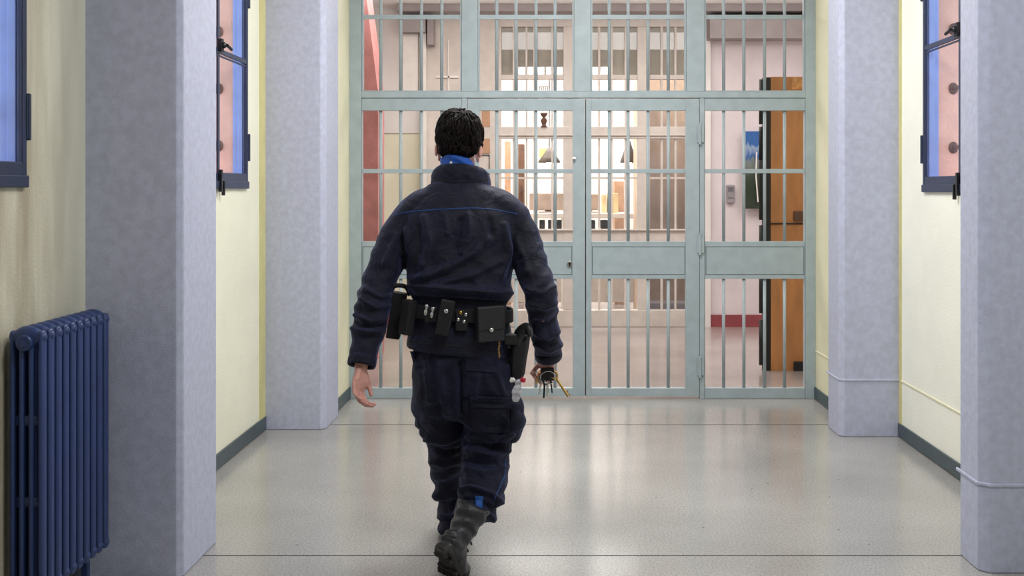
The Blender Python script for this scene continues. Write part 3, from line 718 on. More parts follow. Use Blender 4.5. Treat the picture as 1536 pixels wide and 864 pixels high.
# legs of the body
L_HIP, L_KN, L_AN = Q(662,545,4.30), Q(672,672,4.47), Q(677,775,4.66)
R_HIP, R_KN, R_AN = Q(733,545,4.30), Q(727,685,4.33), Q(708,772,4.17)
body.limb([(L_HIP,.068),(L_HIP.lerp(L_KN,.5),.058),(L_KN,.045),(L_KN.lerp(L_AN,.35),.045),(L_AN,.038)], n=4, seg=16)
body.limb([(R_HIP,.070),(R_HIP.lerp(R_KN,.5),.064),(R_KN,.050),(R_KN.lerp(R_AN,.35),.046),(R_AN,.030)], n=4, seg=16)

# --- hands
def hand(b, wr, d, p, t, curls, thumb, scale=1.0, spread=.06):
    """wr wrist, d distal, p palm normal, t thumb side"""
    d = d.normalized(); p = (p-d*p.dot(d)).normalized(); t = (t-d*t.dot(d)-p*t.dot(p)).normalized(); s = scale
    W_ = lambda a,b_,c: wr+(d*a+p*b_+t*c)*s
    b.loft([(W_(-.02,0,0),t*.026*s,p*.019*s),(W_(0,0,0),t*.027*s,p*.018*s),(W_(.02,.001,.001),t*.034*s,p*.016*s),(W_(.045,.001,.001),t*.041*s,p*.0155*s),(W_(.075,0,.001),t*.042*s,p*.0135*s),(W_(.092,-.001,.002),t*.038*s,p*.010*s)],20)
    b.limb([(W_(.015,.008,.018),.015*s),(W_(.045,.012,.030),.015*s),(W_(.06,.008,.028),.011*s)],n=3,seg=12)   # ball of the thumb
    b.limb([(W_(.015,.007,-.02),.012*s),(W_(.055,.008,-.027),.011*s)],n=3,seg=12)
    offs = (.030,.0105,-.009,-.0275); lens = ((.045,.027,.022),(.050,.031,.024),(.046,.029,.023),(.036,.022,.020)); base = (.086,.092,.088,.080)
    tips = []
    for i in range(4):
        o, cu = offs[i], curls[i]
        pos = W_(base[i],0,o); ang = 0; pts = [(W_(base[i]-.03,0,o*.85),.0095*s),(pos,.0095*s)]
        sp = (1.5-i)*spread
        rads = (.0088,.0080,.0070)
        for j in range(3):
            ang += cu[j]
            dr = (d*math.cos(ang)+p*math.sin(ang)); dr = (dr+t*sp*math.cos(ang)).normalized()
            pos = pos+dr*lens[i][j]*s
            pts.append((pos, rads[j]*s*(.93 if i == 3 else 1)))
        b.limb(pts, n=4, seg=12); tips.append((pos, dr))
    th = [(W_(.02,.004,.022),.013*s)]; pos = W_(.035,.010,.038); th.append((pos,.0115*s)); dr = (d*thumb[0]+t*thumb[1]+p*thumb[2]).normalized()
    pos = pos+dr*.036*s; th.append((pos,.0100*s)); dr = (dr*.8+d*.35+p*.15).normalized(); pos = pos+dr*.028*s; th.append((pos,.0082*s))
    b.limb(th, n=4, seg=12)
    return tips
dL = (Q(536,590,4.07)-LW_)
tipsL = hand(body, LW_, dL, V(.86,-.5,-.05), V(.5,.86,0), [(.50,.55,.35),(.45,.6,.35),(.38,.55,.35),(.30,.45,.3)], (.9,.25,.28), .98, .03)
dR = V(-.06,.75,-.62)
tipsR = hand(body, RW_+V(0,.005,-.01), dR, V(-.62,-.66,-.25), V(-.62,.75,.2), [(1.15,1.35,.7),(1.2,1.4,.8),(1.25,1.4,.8),(1.3,1.4,.7)], (.6,.1,.8), .98, .0)
bm_ = fused(body, .0042, 3, .5)
bo = obj('body', bm_, M['skin'], officer); 
# eyes
for s in (-1,1):
    e = MB(); ell_h(e,(s*.031,.072,-.010),.0118,.0118,.0118); obj('eye', e, M['eye'], officer, smooth=True)
    e = MB(); ell_h(e,(s*.031,.0818,-.010),.0055,.003,.0055); obj('iris', e, M['hair'], officer, smooth=True)
    e = MB(); e.tube([hd(s*.014,.088,.010),hd(s*.030,.093,.014),hd(s*.05,.078,.009)],[.003,.0038,.002]); obj('eyebrow', e, M['hair'], officer, smooth=True)

# --- hair
hb = MB()
ell_h(hb,(0,-.024,.034),.090,.104,.092)
ell_h(hb,(.0,-.050,.002),.089,.074,.062); ell_h(hb,(0,-.055,-.03),.074,.058,.05)
ell_h(hb,(0,-.055,-.050),.060,.040,.040)

ell_h(hb,(.028,.028,.080),.052,.052,.040); ell_h(hb,(-.03,.026,.078),.052,.052,.040)
for s in (-1,1): ell_h(hb,(s*.073,.018,-.010),.012,.018,.030)
hm = fused(hb, .006, 4, .5)
displace(hm, lambda p,n: .011*N(p,24,24,14)+.005*N(p,60,60,30,5))
tree = bvh(hm)
locks = MB()
hc = hd(0,-.02,.0); HR = HM.to_3x3()
whorl = (HR@V(.1,-.35,.93)).normalized()
rnd = random.Random(3)
for i in range(1100):
    th = rnd.uniform(0,2*math.pi); ph = math.acos(rnd.uniform(-.45,1))
    # direction at polar angle ph from the whorl
    a = whorl.orthogonal().normalized(); bq = whorl.cross(a)
    ax = (a*math.cos(th)+bq*math.sin(th)).normalized()
    loc = HR.inverted()@(whorl*math.cos(ph)+ax*math.sin(ph))
    if loc.y > .45 and loc.z < .35: continue
    if abs(loc.x) > .55 and loc.z < -.15 and loc.y > -.4: continue
    if loc.z < -.42: continue
    pts = []; n_ = 6; L_ = rnd.uniform(.3,.6); sw = rnd.uniform(-.35,.35); r0 = rnd.uniform(.0035,.0058); ok = True
    for k_ in range(n_):
        pk = ph+L_*k_/(n_-1); tk = th+sw*(k_/(n_-1))**1.5+rnd.uniform(-.02,.02)
        axk = (a*math.cos(tk)+bq*math.sin(tk)).normalized()
        dk = whorl*math.cos(pk)+axk*math.sin(pk)
        hit = tree.ray_cast(hc, dk)
        if hit[0] is None: ok = False; break
        lift = .001+.0045*math.sin(math.pi*min(1,k_/(n_-1)*1.2))*rnd.uniform(.5,1.3)+(.003 if k_ == n_-1 else 0)
        pts.append(hit[0]+dk*lift)
    if not ok: continue
    le = HM.inverted()@pts[-1]
    if le.y > .035 and le.z < .045: continue
    if len(pts) < n_: continue
    locks.tube(pts, [r0*.5,r0,r0,r0*.85,r0*.55,r0*.12], 5)
hme = MB(); hme.v = [v.co.copy() for v in hm.vertices]; hme.f = [tuple(p.vertices) for p in hm.polygons]
hme.add(locks.v, locks.f)
obj('hair', hme, M['hair'], officer, smooth=True)

# --- jacket
jk = MB()
def trow(l, r, y, d, dep, yo=0): return (V((X(l,d)+X(r,d))/2, d+yo, H(y,d)), (X(r,d)-X(l,d))/2, dep)
rows = [trow(609,768,527,4.30,.130),trow(612,768,508,4.30,.132),trow(614,764,480,4.30,.128),trow(616,763,455,4.30,.124),trow(612,769,441,4.30,.137),trow(613,769,428,4.305,.140),
        trow(609,770,400,4.31,.138),trow(603,776,370,4.32,.142),trow(598,781,345,4.325,.142),trow(602,777,320,4.335,.128),trow(616,764,300,4.34,.110),trow(632,747,287,4.345,.098),trow(648,732,276,4.35,.088),trow(652,728,268,4.35,.08)]
jk.limb([(r[0],r[1],r[2]) for r in rows], n=4, seg=40, dome=False, e=.86)
LC = LE_.lerp(LW_, .93); RC = RE_.lerp(RW_, .92)
# shoulders: sloping yoke
jk.limb([(Q(606,326,4.325),.052,.078),(Q(634,306,4.335),.061,.088),(Q(690,296,4.34),.062,.092),(Q(748,305,4.335),.061,.088),(Q(777,324,4.33),.052,.078)], n=5, seg=24, side=V(0,0,1))
jk.limb([(Q(610,332,4.325),.068,.078),(Q(593,358,4.31),.070,.076),(Q(583,385,4.29),.069,.074),(Q(572,415,4.27),.069,.070),(LE_+V(-.004,0,.0),.069,.066),(LE_.lerp(LW_,.25),.069,.062),(LE_.lerp(LW_,.55),.062,.056),(LE_.lerp(LW_,.8),.054,.050),(LC,.052,.047)], n=5, seg=26, dome=False)
jk.limb([(Q(770,330,4.33),.066,.078),(Q(783,352,4.325),.070,.076),(Q(792,380,4.30),.070,.074),(Q(801,410,4.27),.068,.070),(RE_+V(.004,0,.0),.066,.066),(RE_.lerp(RW_,.3),.062,.060),(RE_.lerp(RW_,.55),.056,.056),(RE_.lerp(RW_,.75),.059,.056),(RC,.054,.050)], n=5, seg=26, dome=False)
jme = fused(jk, .006, 5, .5)
hipz = H(441,PD)
def armparam(co, E, Wr):
    ab = Wr-E; t = (co-E).dot(ab)/ab.length_squared
    return t, (co-(E+ab*t)).length
def crease(co, lines):
    px, py = CX+co.x*F/co.y, CY-(co.z-EYE)*F/co.y; d = 0
    for pts, h, w in lines:
        best = 1e9
        for (ax,ay),(bx_,by) in zip(pts,pts[1:]):
            dx, dy = bx_-ax, by-ay; t = max(0,min(1,((px-ax)*dx+(py-ay)*dy)/(dx*dx+dy*dy)))
            q = math.hypot(px-ax-dx*t, py-ay-dy*t)
            if q < best: best = q
        if best < w*3: d += 1.8*h*math.exp(-(best/(w*.85))**2)
    return d
JC = [([(733,358),(712,378),(690,392),(655,409),(622,419)],.013,7),([(748,392),(715,410),(655,428)],.010,6),([(636,326),(646,362),(636,398)],.008,6),
      ([(702,322),(706,352),(694,378)],.008,5),([(666,320),(672,350)],.007,5),([(757,338),(762,378),(752,412)],.009,6),([(610,345),(619,385),(615,415)],.008,5),
      ([(690,330),(684,372)],-.008,5),([(735,330),(738,352)],-.007,5),([(628,340),(630,380)],-.006,5),
      ([(616,429),(690,434),(768,440)],.012,5),([(616,448),(690,452),(765,458)],-.012,7),
      ([(596,352),(583,380),(576,396)],.008,5),([(548,432),(570,446),(588,444)],.010,5),([(542,450),(562,462),(584,458)],.010,5),([(536,474),(556,483),(578,478)],.011,5),([(530,492),(550,500),(574,497)],.010,5),([(528,482),(552,491),(576,488)],-.008,4),
      ([(776,360),(788,388),(792,408)],.008,5),([(792,434),(812,440),(830,430)],.009,5),([(798,456),(818,462),(838,452)],.009,5),([(802,494),(822,505),(845,492)],.013,6),([(803,483),(822,489),(842,478)],-.008,5),([(804,516),(825,523),(846,514)],.009,5)]
TC = [([(698,598),(735,606),(775,600)],-.007,5),([(702,654),(735,662),(768,652)],.009,5),([(700,664),(735,672),(768,664)],-.008,4),([(698,676),(735,684),(768,676)],.011,5),([(697,690),(730,697),(766,690)],-.008,4),([(700,704),(728,710),(762,700)],.008,5),
      ([(684,742),(705,732),(735,740),(750,752)],.013,5),([(682,758),(705,748),(730,756),(745,768)],-.010,4),([(684,768),(708,760),(744,775)],.009,4),
      ([(640,658),(664,664),(690,656)],.009,5),([(645,672),(668,680),(690,674)],-.008,4),([(648,692),(668,698),(690,690)],.008,5),([(650,738),(668,745),(684,738)],.010,4),([(652,756),(670,762),(684,756)],-.008,4),([(652,774),(668,780)],.010,4),
      ([(655,540),(662,580),(672,620)],.006,6),([(690,545),(692,620)],-.014,5),([(640,545),(645,600)],.006,5),([(715,565),(712,600)],.007,6),([(745,560),(755,590)],.006,5)]
def jfold(co, n):
    d = .004*N(co,7,7,5)+.0022*N(co,22,22,16,3)
    z = co.z
    d += crease(co, JC)*max(0,min(1,.12-n.y*1.5))
    isarm = (co.x < X(608,PD) and z < H(345,PD)) or (co.x > X(781,PD) and z < H(345,PD))
    if isarm:
        # cross folds gathered round elbow and cuff
        w = 1 if z < H(395,PD) else .4
        sl = co.x*(.9 if co.x < -.35 else -.9)
        ph = (z+sl*.55)*82+3.2*N(co,9,9,6,8)
        d += w*.0052*(math.sin(ph))*(.55+.8*N(co,6,6,6,2))
        d += .005*N(co,12,12,30,9)
    else:
        # drape folds fanning from shoulder blades down to the belt
        fan = (co.x-X(690,PD))*(1+.5*(H(330,PD)-z)/.3)
        k = max(0,min(1,(H(335,PD)-z)/.12))*max(0,min(1,(z-H(447,PD))/.05))
        d += k*.0075*N(V(co.x+ .45*z,0,z*.35),19,0,7,4)
        d += k*.0085*(1-abs(2*((abs(co.x*.75+z*1.0)*6.5)%1)-1))**3*(.4+N(co,5,5,5,11))
        # belly of cloth overhanging the belt
        d += .007*math.exp(-((z-H(436,PD))/.02)**2)*(.7+.9*N(co,14,14,5,6))
        d -= .008*math.exp(-((z-H(462,PD))/.05)**2)
    return d
displace(jme, jfold)
obj('jacket', jme, M['navy'], officer)
jt = bvh(jme, PB)
EYEP = V(0,0,EYE)
def hit(px, py, tree=None):
    d = (P(px,py,1.0)-EYEP).normalized()
    h = (tree or jt).ray_cast(EYEP, d)
    return h[0], h[1]
def lay(pts, r, m, name, parent, tr=None, lift=.0, seg=6):
    """a thin cord lying on the cloth through the given points"""
    pts = catmull([list(map(float,p)) for p in pts], 6); out = []
    for p in pts:
        h, n = hit(p[0], p[1], tr)
        if h is not None and (not out or (h-out[-1]).length < .08): out.append(h+n*lift)
    return obj(name, MB().tube(out, r, seg), m, parent, smooth=True)
lay([(593,322),(612,318),(645,315),(690,312.5),(722,312.5),(752,316),(776,321)], .0016, M['piping'], 'yoke_piping', officer)
lay([(592,322),(598,345),(603,372),(606,398)], .0012, M['webbing'], 'armhole_seam', officer)
lay([(779,322),(776,345),(772,372),(769,400)], .0012, M['webbing'], 'armhole_seam', officer)
lay([(613,514),(650,517),(700,521),(752,530)], .0028, M['webbing'], 'hem_seam', officer)
# cuffs
for Cc, Aa, a_, b_2 in ((LC,LE_,.0545,.049),(RC,RE_,.056,.052)):
    t_ = (Cc-Aa).normalized(); u = (V(1,0,0)-t_*t_.x).normalized(); w_ = t_.cross(u)
    rs = []
    for s_, k2 in ((-.030,1.0),(-.012,1.03),(.006,1.02),(.012,.97),(.008,.86),(-.004,.82),(-.03,.8)):
        rs.append((Cc+t_*s_, u*a_*k2, w_*b_2*k2))
    obj('cuff', MB().loft(rs, 28, cap=False, closed=True), M['navy'], officer, smooth=True)
# collar
cc = V(X(690,4.345),4.345,0)
def crow(y, l, r, dep, yo, tilt): 
    c = V((X(l,4.33)+X(r,4.33))/2, 4.352+yo, H(y+4,4.33)); return (c, V((X(r,4.33)-X(l,4.33))/2,0,-.004), V(0,dep,-tilt))
cl = [crow(280,646,735,.097,.0,.010),crow(270,645,736,.096,.0,.012),crow(262,645.5,735.5,.096,-.002,.016),crow(255,648,733,.095,-.002,.020),crow(250,653,728,.089,0,.022),crow(249,658,723,.083,0,.022),crow(252,661,720,.078,0,.022),crow(270,660,722,.078,0,.02)]
clm = MB().loft(cl, 44, cap=False, closed=True)
cm = fused(clm, .005, 2, .5)
displace(cm, lambda p,n: .003*N(p,16,16,30,2)+.0016*N(p,40,40,60,4))
obj('collar', cm, M['navy'], officer)
ct = bvh(cm, PB)
lay([(650,268),(668,271.5),(690,273),(712,272),(732,268)], .0018, M['webbing'], 'collar_seam', officer, ct, .0005)
# blue neck warmer above the collar
rs = []
for i in range(13):
    a = 2*math.pi*i/12
rings = []
for y, k_ in ((266,1.0),(256,1.06),(248,1.08),(243,1.05),(240,.95),(246,.88),(264,.88)):
    c = V(X(686,4.34),4.352,H(y,4.34)); rings.append((c, V(.066*k_,0,-.008), V(0,.072*k_,-.024)))
sm_ = fused(MB().loft(rings, 32, cap=False, closed=True), .004, 2)
displace(sm_, lambda p,n: .002*math.sin((p.z+.6*p.x)*150+2*N(p,10,10,10))+.0015*N(p,40,40,60))
obj('neck_warmer', sm_, M['scarf'], officer)
st = bvh(sm_, PB)
h1, n1 = hit(676,243,st)
if h1: obj('size_tag', MB().box(h1.x-.003,h1.x+.006,h1.y-.004,h1.y-.001,h1.z-.010,h1.z+.002), M['white'], officer)

# --- trousers
tr = MB()
tr.limb([(V(X(692,PD),PD,H(600,PD)),.10,.09),(V(X(693,PD),PD,H(575,PD)),.195,.115),(V(X(693,PD),PD,H(545,PD)),.200,.122),(V(X(691,PD),PD,H(520,PD)),.192,.116),(V(X(690,PD),PD,H(495,PD)),.185,.11)], n=4, seg=34, e=.9)
# left leg (forward, straight)
tr.limb([(Q(656,545,4.30),.103,.110),(Q(655,585,4.33),.098,.108),(Q(661,625,4.38),.090,.10),(Q(670,665,4.45),.082,.09),(Q(673,695,4.50),.080,.085),(Q(678,730,4.57),.078,.084),(Q(683,762,4.63),.076,.086),(Q(684,796,4.67),.074,.094)], n=5, seg=26, dome=False)
# right leg (trailing, heel coming up)
tr.limb([(Q(732,545,4.30),.108,.115),(Q(736,585,4.31),.112,.118),(Q(735,625,4.33),.112,.112),(Q(731,660,4.34),.104,.10),(Q(729,685,4.32),.097,.092),(Q(727,710,4.28),.095,.088),(Q(722,738,4.22),.092,.085),(Q(715,760,4.18),.082,.082),(Q(711,776,4.155),.083,.084)], n=5, seg=28, dome=False)
# bellows of the thigh pockets
tr.limb([(Q(634,583,4.33),.035,.05),(Q(634,610,4.36),.047,.06),(Q(640,640,4.38),.040,.055)], n=3, seg=18)
tr.limb([(Q(768,600,4.30),.035,.05),(Q(771,625,4.28),.048,.062),(Q(766,650,4.27),.042,.055)], n=3, seg=18)
tme = fused(tr, .006, 5, .5)
def tfold(co, n):
    z = co.z
    d = .0035*N(co,9,9,8)+.002*N(co,26,26,22,3)
    d += crease(co, TC)*max(0,min(1,.12-n.y*1.5))
    left = co.x < X(692,PD)
    # folds behind the knee, bunching above the boot
    s = -1 if left else 1
    amp = .0045+.0065*math.exp(-((z-.50)/.09)**2)+.009*max(0,min(1,(.36-z)/.12))
    ph = (z+s*.45*co.x)*(64 if z > .36 else 78)+3.5*N(co,8,8,7,8)
    d += amp*math.sin(ph)*(.55+.9*N(co,7,7,9,2))
    if z > .62: d += .006*N(V(co.x-.3*z,co.y,z*.4),20,9,8,12)
    return d
displace(tme, tfold)
obj('trousers', tme, M['navy_t'], officer)
tt = bvh(tme, PB)
lay([(692,535),(693,560),(694,590),(694,618)], .0016, M['webbing'], 'seat_seam', officer, tt)
lay([(700,552),(722,556),(748,556),(757,548)], .0018, M['webbing'], 'pocket_seam', officer, tt)
lay([(758,690),(757,712),(749,732),(742,748)], .0018, M['piping'], 'leg_piping', officer, tt)
# pocket flaps lying on the cloth
def flap(poly, m, name, parent, tr=None, th=.006, bev=.003, sub=5):
    """patch of cloth bounded by 4 photo corners, draped on the surface below"""
    (a,b,c,d) = poly; g = []; nn = []
    for i in range(sub+1):
        for j in range(sub+1):
            u, v = i/sub, j/sub
            px = (a[0]*(1-u)+b[0]*u)*(1-v)+(d[0]*(1-u)+c[0]*u)*v; py = (a[1]*(1-u)+b[1]*u)*(1-v)+(d[1]*(1-u)+c[1]*u)*v
            h, n = hit(px,py,tr)
            if h is None: h = g[-1] if g else P(px,py,4.2); n = V(0,-1,0)
            g.append(h)
            nn.append(n)
    mn = sum(nn, V(0,0,0)).normalized(); k = sub+1
    b_ = MB()
    vs = [p+mn*th for p in g]+[p-mn*.012 for p in g]
    fs = []
    for i in range(sub):
        for j in range(sub):
            q = (i*k+j, (i+1)*k+j, (i+1)*k+j+1, i*k+j+1); fs.append(q); fs.append(tuple(x+k*k for x in reversed(q)))
    edge = [i*k for i in range(k)]+[sub*k+j for j in range(1,k)]+[i*k+sub for i in range(sub-1,-1,-1)]+[j for j in range(sub-1,0,-1)]
    for x,y in zip(edge, edge[1:]+edge[:1]): fs.append((y,x,x+k*k,y+k*k))
    return obj(name, b_.add(vs, fs), m, parent, bevel=bev, smooth=False)
flap([(616,527),(645,528),(643,548),(622,550)], M['navy_t'], 'hip_pocket_flap', officer, tt)
flap([(697,532),(752,536),(750,560),(699,556)], M['navy_t'], 'hip_pocket_flap', officer, tt)
flap([(706,604),(764,606),(764,650),(708,648)], M['navy_t'], 'cargo_pocket', officer, tt, .007)
flap([(705,594),(766,596),(766,612),(706,610)], M['navy_t'], 'cargo_flap', officer, tt, .012)
flap([(712,744),(725,745),(723,764),(715,763)], M['piping'], 'ankle_tab', officer, tt, .003, .001, 3)

# --- boots
def boot(name, T, pitch, nm=''):
    """T places foot space (x right, y towards toe, z up, ankle over 0,0) in the room; heel lifts about the ball"""
    ball = .115
    def fn(p):
        if p.z < 0: p = V(p.x,p.y,p.z)
        if pitch and p.z > .07:          # the ankle opens as the heel lifts
            k2 = min(1,(p.z-.07)/.08); k2 = k2*k2*(3-2*k2); g = math.radians(22)*k2; y, z = p.y+.02, p.z-.095
            p = V(p.x, y*math.cos(g)-z*math.sin(g)-.02, y*math.sin(g)+z*math.cos(g)+.095)
        w = max(0,min(1,(ball+.02-p.y)/.06)) if p.z < .1 or p.y > .06 else 1; a = -pitch*w
        y, z = p.y-ball, p.z
        # heel side rises: rotate about ball
        yy = y*math.cos(a)-z*math.sin(a); zz = y*math.sin(a)+z*math.cos(a)
        return T @ V(p.x, yy+ball, zz)
    u = MB()
    def ring(y, z, a, b_): return (V(0,y,z),V(a,0,0),V(0,0,b_))
    # foot from heel to toe
    u.loft([ring(-.082,.052,.020,.028),ring(-.074,.055,.031,.040),(V(0,-.05,.058),V(.036,0,0),V(0,0,.045)),ring(-.02,.062,.037,.050),ring(.02,.060,.037,.048),ring(.06,.050,.041,.038),ring(.10,.042,.047,.030),ring(.14,.036,.048,.025),ring(.172,.032,.042,.022),ring(.194,.028,.028,.016),ring(.203,.026,.014,.010)], 24)
    u.limb([(V(0,-.022,.05),.038,.048),(V(0,-.020,.10),.040,.050),(V(0,-.014,.14),.046,.054),(V(0,-.012,.18),.052,.058),(V(0,-.014,.215),.056,.062)], n=4, seg=24, dome=False)
    u.xf(fn)
    um = fused(u, .005, 4)
    displace(um, lambda p,n: .0028*math.sin((p.z+.8*(p-T.translation).dot(T.to_3x3()@V(0,1,0)))*120+3*N(p,14,14,14))*max(0,min(1,(p.z-T.translation.z-.12)/.06 if pitch > .3 else (p.z-.1)/.05))+.0016*N(p,30,30,30))
    o = obj(name, um, M['boot'], officer)
    # outsole outline
    out = [(-.088,.0),(-.083,.020),(-.066,.033),(-.03,.036),(.02,.035),(.06,.041),(.11,.049),(.15,.048),(.185,.036),(.205,.014),(.209,0)]
    pts = [(w,y) for y,w in out]+[(-w,y) for y,w in reversed(out) if w > 0]
    s = MB().prism(pts, .010, .026, 'z')
    # keep enough rows for the bend
    s2 = MB(); ys = [o_[0] for o_ in out]
    def half(y):
        for (a,wa),(b_,wb) in zip(out,out[1:]):
            if a <= y <= b_: return wa+(wb-wa)*(y-a)/(b_-a)
        return .001
    yy = [-.088+.297*i/44 for i in range(45)]
    s2.loft([(V(0,y,.018),V(max(half(min(y,.2089)),.004),0,0),V(0,0,.010),.3) for y in yy], 16)
    # lugs
    tread = MB()
    for y0,y1 in ((-.084,-.052),(-.046,-.022),(.045,.066),(.074,.095),(.103,.124),(.132,.153),(.161,.182),(.188,.202)):
        h_ = (half(y0)+half(y1))/2-.003
        if y0 < 0:
            tread.box(-h_,h_,y0,y1,-.002,.012)
        else:
            tread.box(-h_,-h_*.38,y0,y1,0,.012); tread.box(-h_*.28,h_*.28,y0+.004,y1+.004,0,.012); tread.box(h_*.38,h_,y0,y1,0,.012)
    s2.add(tread.v, tread.f); s2.xf(fn); obj('sole', s2, M['sole'], o)
    # laces and tongue on the front
    lc = MB()
    for k_ in range(7):
        t_ = k_/6; y = .085-.075*min(1,t_*1.3); z = .088+.13*t_**1.4; y = .085*(1-t_)+.045*t_
        y -= .012; lc.tube([V(-.026,y-.008,z-.010),V(0,y+.004,z+.002),V(.026,y-.008,z-.010)], .0025, 6)
    lc.xf(fn); obj('laces', lc, M['webbing'], o, smooth=True)
    return o
TL = Matrix.Translation(V(X(679,4.70),4.72,.004)) @ Matrix.Rotation(math.radians(3),4,'Z')
boot('boot', TL, 0)
TR = Matrix.Translation(V(X(672,4.1)-.045,3.965,.018)) @ Matrix.Rotation(math.radians(-26),4,'Z') @ Matrix.Rotation(math.radians(17),4,'Y') @ Matrix.Diagonal((1.16,1.08,1.08,1))
boot('boot', TR, math.radians(48))

# --- duty belt and what is worn on it
belt = MB()
def belt_c(a):
    """point on the belt line round the waist, a = angle from behind"""
    return None
rings = []
for k_ in range(48):
    a = 2*math.pi*k_/48
    cx_, cy_ = X(689.5,PD), PD+.003
    rx, ry = .2135, .142
    e = .86; ct_, st_ = math.cos(a), math.sin(a)
    ct_ = math.copysign(abs(ct_)**e, ct_); st_ = math.copysign(abs(st_)**e, st_)
    zc = H(467,PD)-(rx*ct_)*.075
    p = V(cx_+rx*ct_, cy_+ry*st_, zc)
    nrm = V(ct_/rx, st_/ry, 0).normalized()
    rings.append((p, nrm*.0035, V(0,0,.026), .35))
bo_ = obj('duty_belt', MB().loft(rings, 12, cap=False, closed=True), M['webbing'], officer, bevel=0)
def beltpt(px):
    """point on the back of the belt at photo x"""
    x = X(px,PD); t = max(-.999,min(.999,(x-X(689.5,PD))/.2135)); c_ = math.copysign(abs(t)**(1/.86), t)
    s_ = math.sqrt(max(0,1-c_*c_))**.86
    y = PD+.003-.142*s_
    n = V(c_/.2135, -(max(0,1-c_*c_)**.5)/.142, 0).normalized()
    return V(x, y, H(467,PD)-(x-X(689.5,PD))*.075), n
def pouch(name, px, y0, y1, wpx, th, lean, m, label=None, flapf=.4, snap=None, parts=True, rnd_=.006):
    """box pouch threaded on the belt: photo x centre, top and bottom rows, width in photo pixels"""
    p, n = beltpt(px); up = V(math.sin(lean),0,math.cos(lean)); t = up.cross(n).normalized(); n = t.cross(up).normalized()
    if n.y > 0: n = -n
    d = p.y
    hw = pm(wpx,d)/2; z1, z0 = H(y0,d), H(y1,d); c = V(p.x,p.y,(z0+z1)/2); hh = (z1-z0)/2
    Mx = Matrix((( *t, 0),(*n,0),(*up,0),(0,0,0,1))).transposed(); Mx = Matrix.Translation(c+n*.004) @ Mx
    b = MB().box(-hw,hw,0,th,-hh,hh*.9,Mx)
    o = obj(name, b, m, bo_, bevel=rnd_, seg=3)
    if label: o['label'] = label
    if flapf:
        fl = MB().box(-hw*1.03,hw*1.03,-.001,th+.005,hh*(1-2*flapf),hh,Mx)
        obj(name+'_flap', fl, m, bo_, bevel=rnd_, seg=3)
    if snap:
        q = Mx @ V(snap[0]*hw, th+.006, snap[1]*hh)
        sn = MB(); mm = Matrix.Translation(q) @ Mx.to_3x3().to_4x4(); sn.ell(q, .0092,.005,.0092,14,8, Mx.to_3x3().to_4x4()); obj('snap', sn, M['steel'], bo_, smooth=True)
    return Mx, hw, hh
# from left to right across the back
pouch('side_pouch', 623, 447, 502, 19, .04, .12, M['webbing'], None, .0)
pouch('radio_pouch', 607, 440, 509, 25, .055, .16, M['webbing'], 'black pouch hanging at the left hip', .35)
p, n = beltpt(603); lp = [p+V(-.02,-.01,.03),p+V(-.045,-.03,.065),p+V(-.02,-.05,.09),p+V(.02,-.03,.085),p+V(.035,-.02,.05)]
obj('strap_loop', MB().tube([Vector(q[:3]) for q in catmull([list(q) for q in lp],4)], .009, 8), M['webbing'], bo_, smooth=True)
for px,py in ((647.5,464),(656.5,468)):
    p, n = beltpt(px); q = V(p.x,p.y,H(py,p.y)); a_ = q+n*.016+V(.004,0,.022); b2 = q+n*.016-V(.004,0,.022)
    g_ = MB()
    rr = [(0,.0055),(.1,.0085),(.35,.0085),(.42,.0055),(.52,.0055),(.6,.0085),(.9,.0085),(1,.0055)]
    g_.tube([a_.lerp(b2,f) for f,_ in rr], [r for _,r in rr], 14); obj('steel_clip', g_, M['steel'], bo_, smooth=True)
p, n = beltpt(652); obj('clip_holder', MB().box(p.x-.024,p.x+.024,p.y-.012,p.y+.006,p.z-.035,p.z+.026), M['webbing'], bo_, bevel=.004)
pouch('torch_pouch', 675, 446, 502, 21, .032, .20, M['leather'], 'slim leaning leather pouch with one bright snap', .0, (.05,.32))
for px,py in ((695.5,468.5),(703,471.5),(692,479),(700.5,482)):
    p, n = beltpt(px); q = V(p.x,p.y,H(py,p.y))+n*.0085
    sn = MB(); sn.ell(q,.0078,.005,.0078,12,8); obj('stud', sn, M['brass'] if py < 470 else M['steel'], bo_, smooth=True)
p, n = beltpt(697); obj('stud_strap', MB().box(p.x-.024,p.x+.024,p.y-.010,p.y+.006,p.z-.058,p.z+.022), M['webbing'], bo_, bevel=.004)
pouch('handcuff_pouch', 735, 458, 511, 42, .036, -.03, M['leather'], 'wide square leather handcuff pouch with one bright snap', .68, (-.04,-.32))
# side panel and holster with the pistol
hp = Q(772,530,4.30)
hol = MB()
def hring(px, py, a, b_, d=4.27): return (Q(px,py,d), V(a,0,.0), V(0,b_,0), .6)
hol.loft([hring(776,567,.022,.026,4.25),hring(777,560,.028,.032,4.25),hring(778,540,.032,.036,4.25),hring(780,520,.036,.040,4.25),hring(782,503,.036,.040,4.25)],24)
ho = obj('holster', hol, M['leather'], bo_, smooth=True)
obj('holster_hanger', MB().box(X(752,4.28),X(764,4.28),4.24,4.30,H(572,4.27),H(478,4.27)), M['webbing'], bo_, bevel=.008)
gr = MB().limb([(Q(776,512,4.23),.024,.03),(Q(780,500,4.22),.022,.03),(Q(787,493.5,4.20),.018,.026),(Q(793,494,4.185),.015,.022),(Q(795,501,4.18),.013,.02)],n=4,seg=20)
obj('pistol_grip', gr, M['black'], bo_, smooth=True)
obj('pistol_slide', MB().box(X(757,4.22),X(776,4.22),4.19,4.25,H(516,4.22),H(500,4.22)), M['black'], bo_, bevel=.006)
obj('holster_snap', MB().ell(Q(763,520,4.20),.008,.004,.008,12,8), M['darksteel'], bo_, smooth=True)
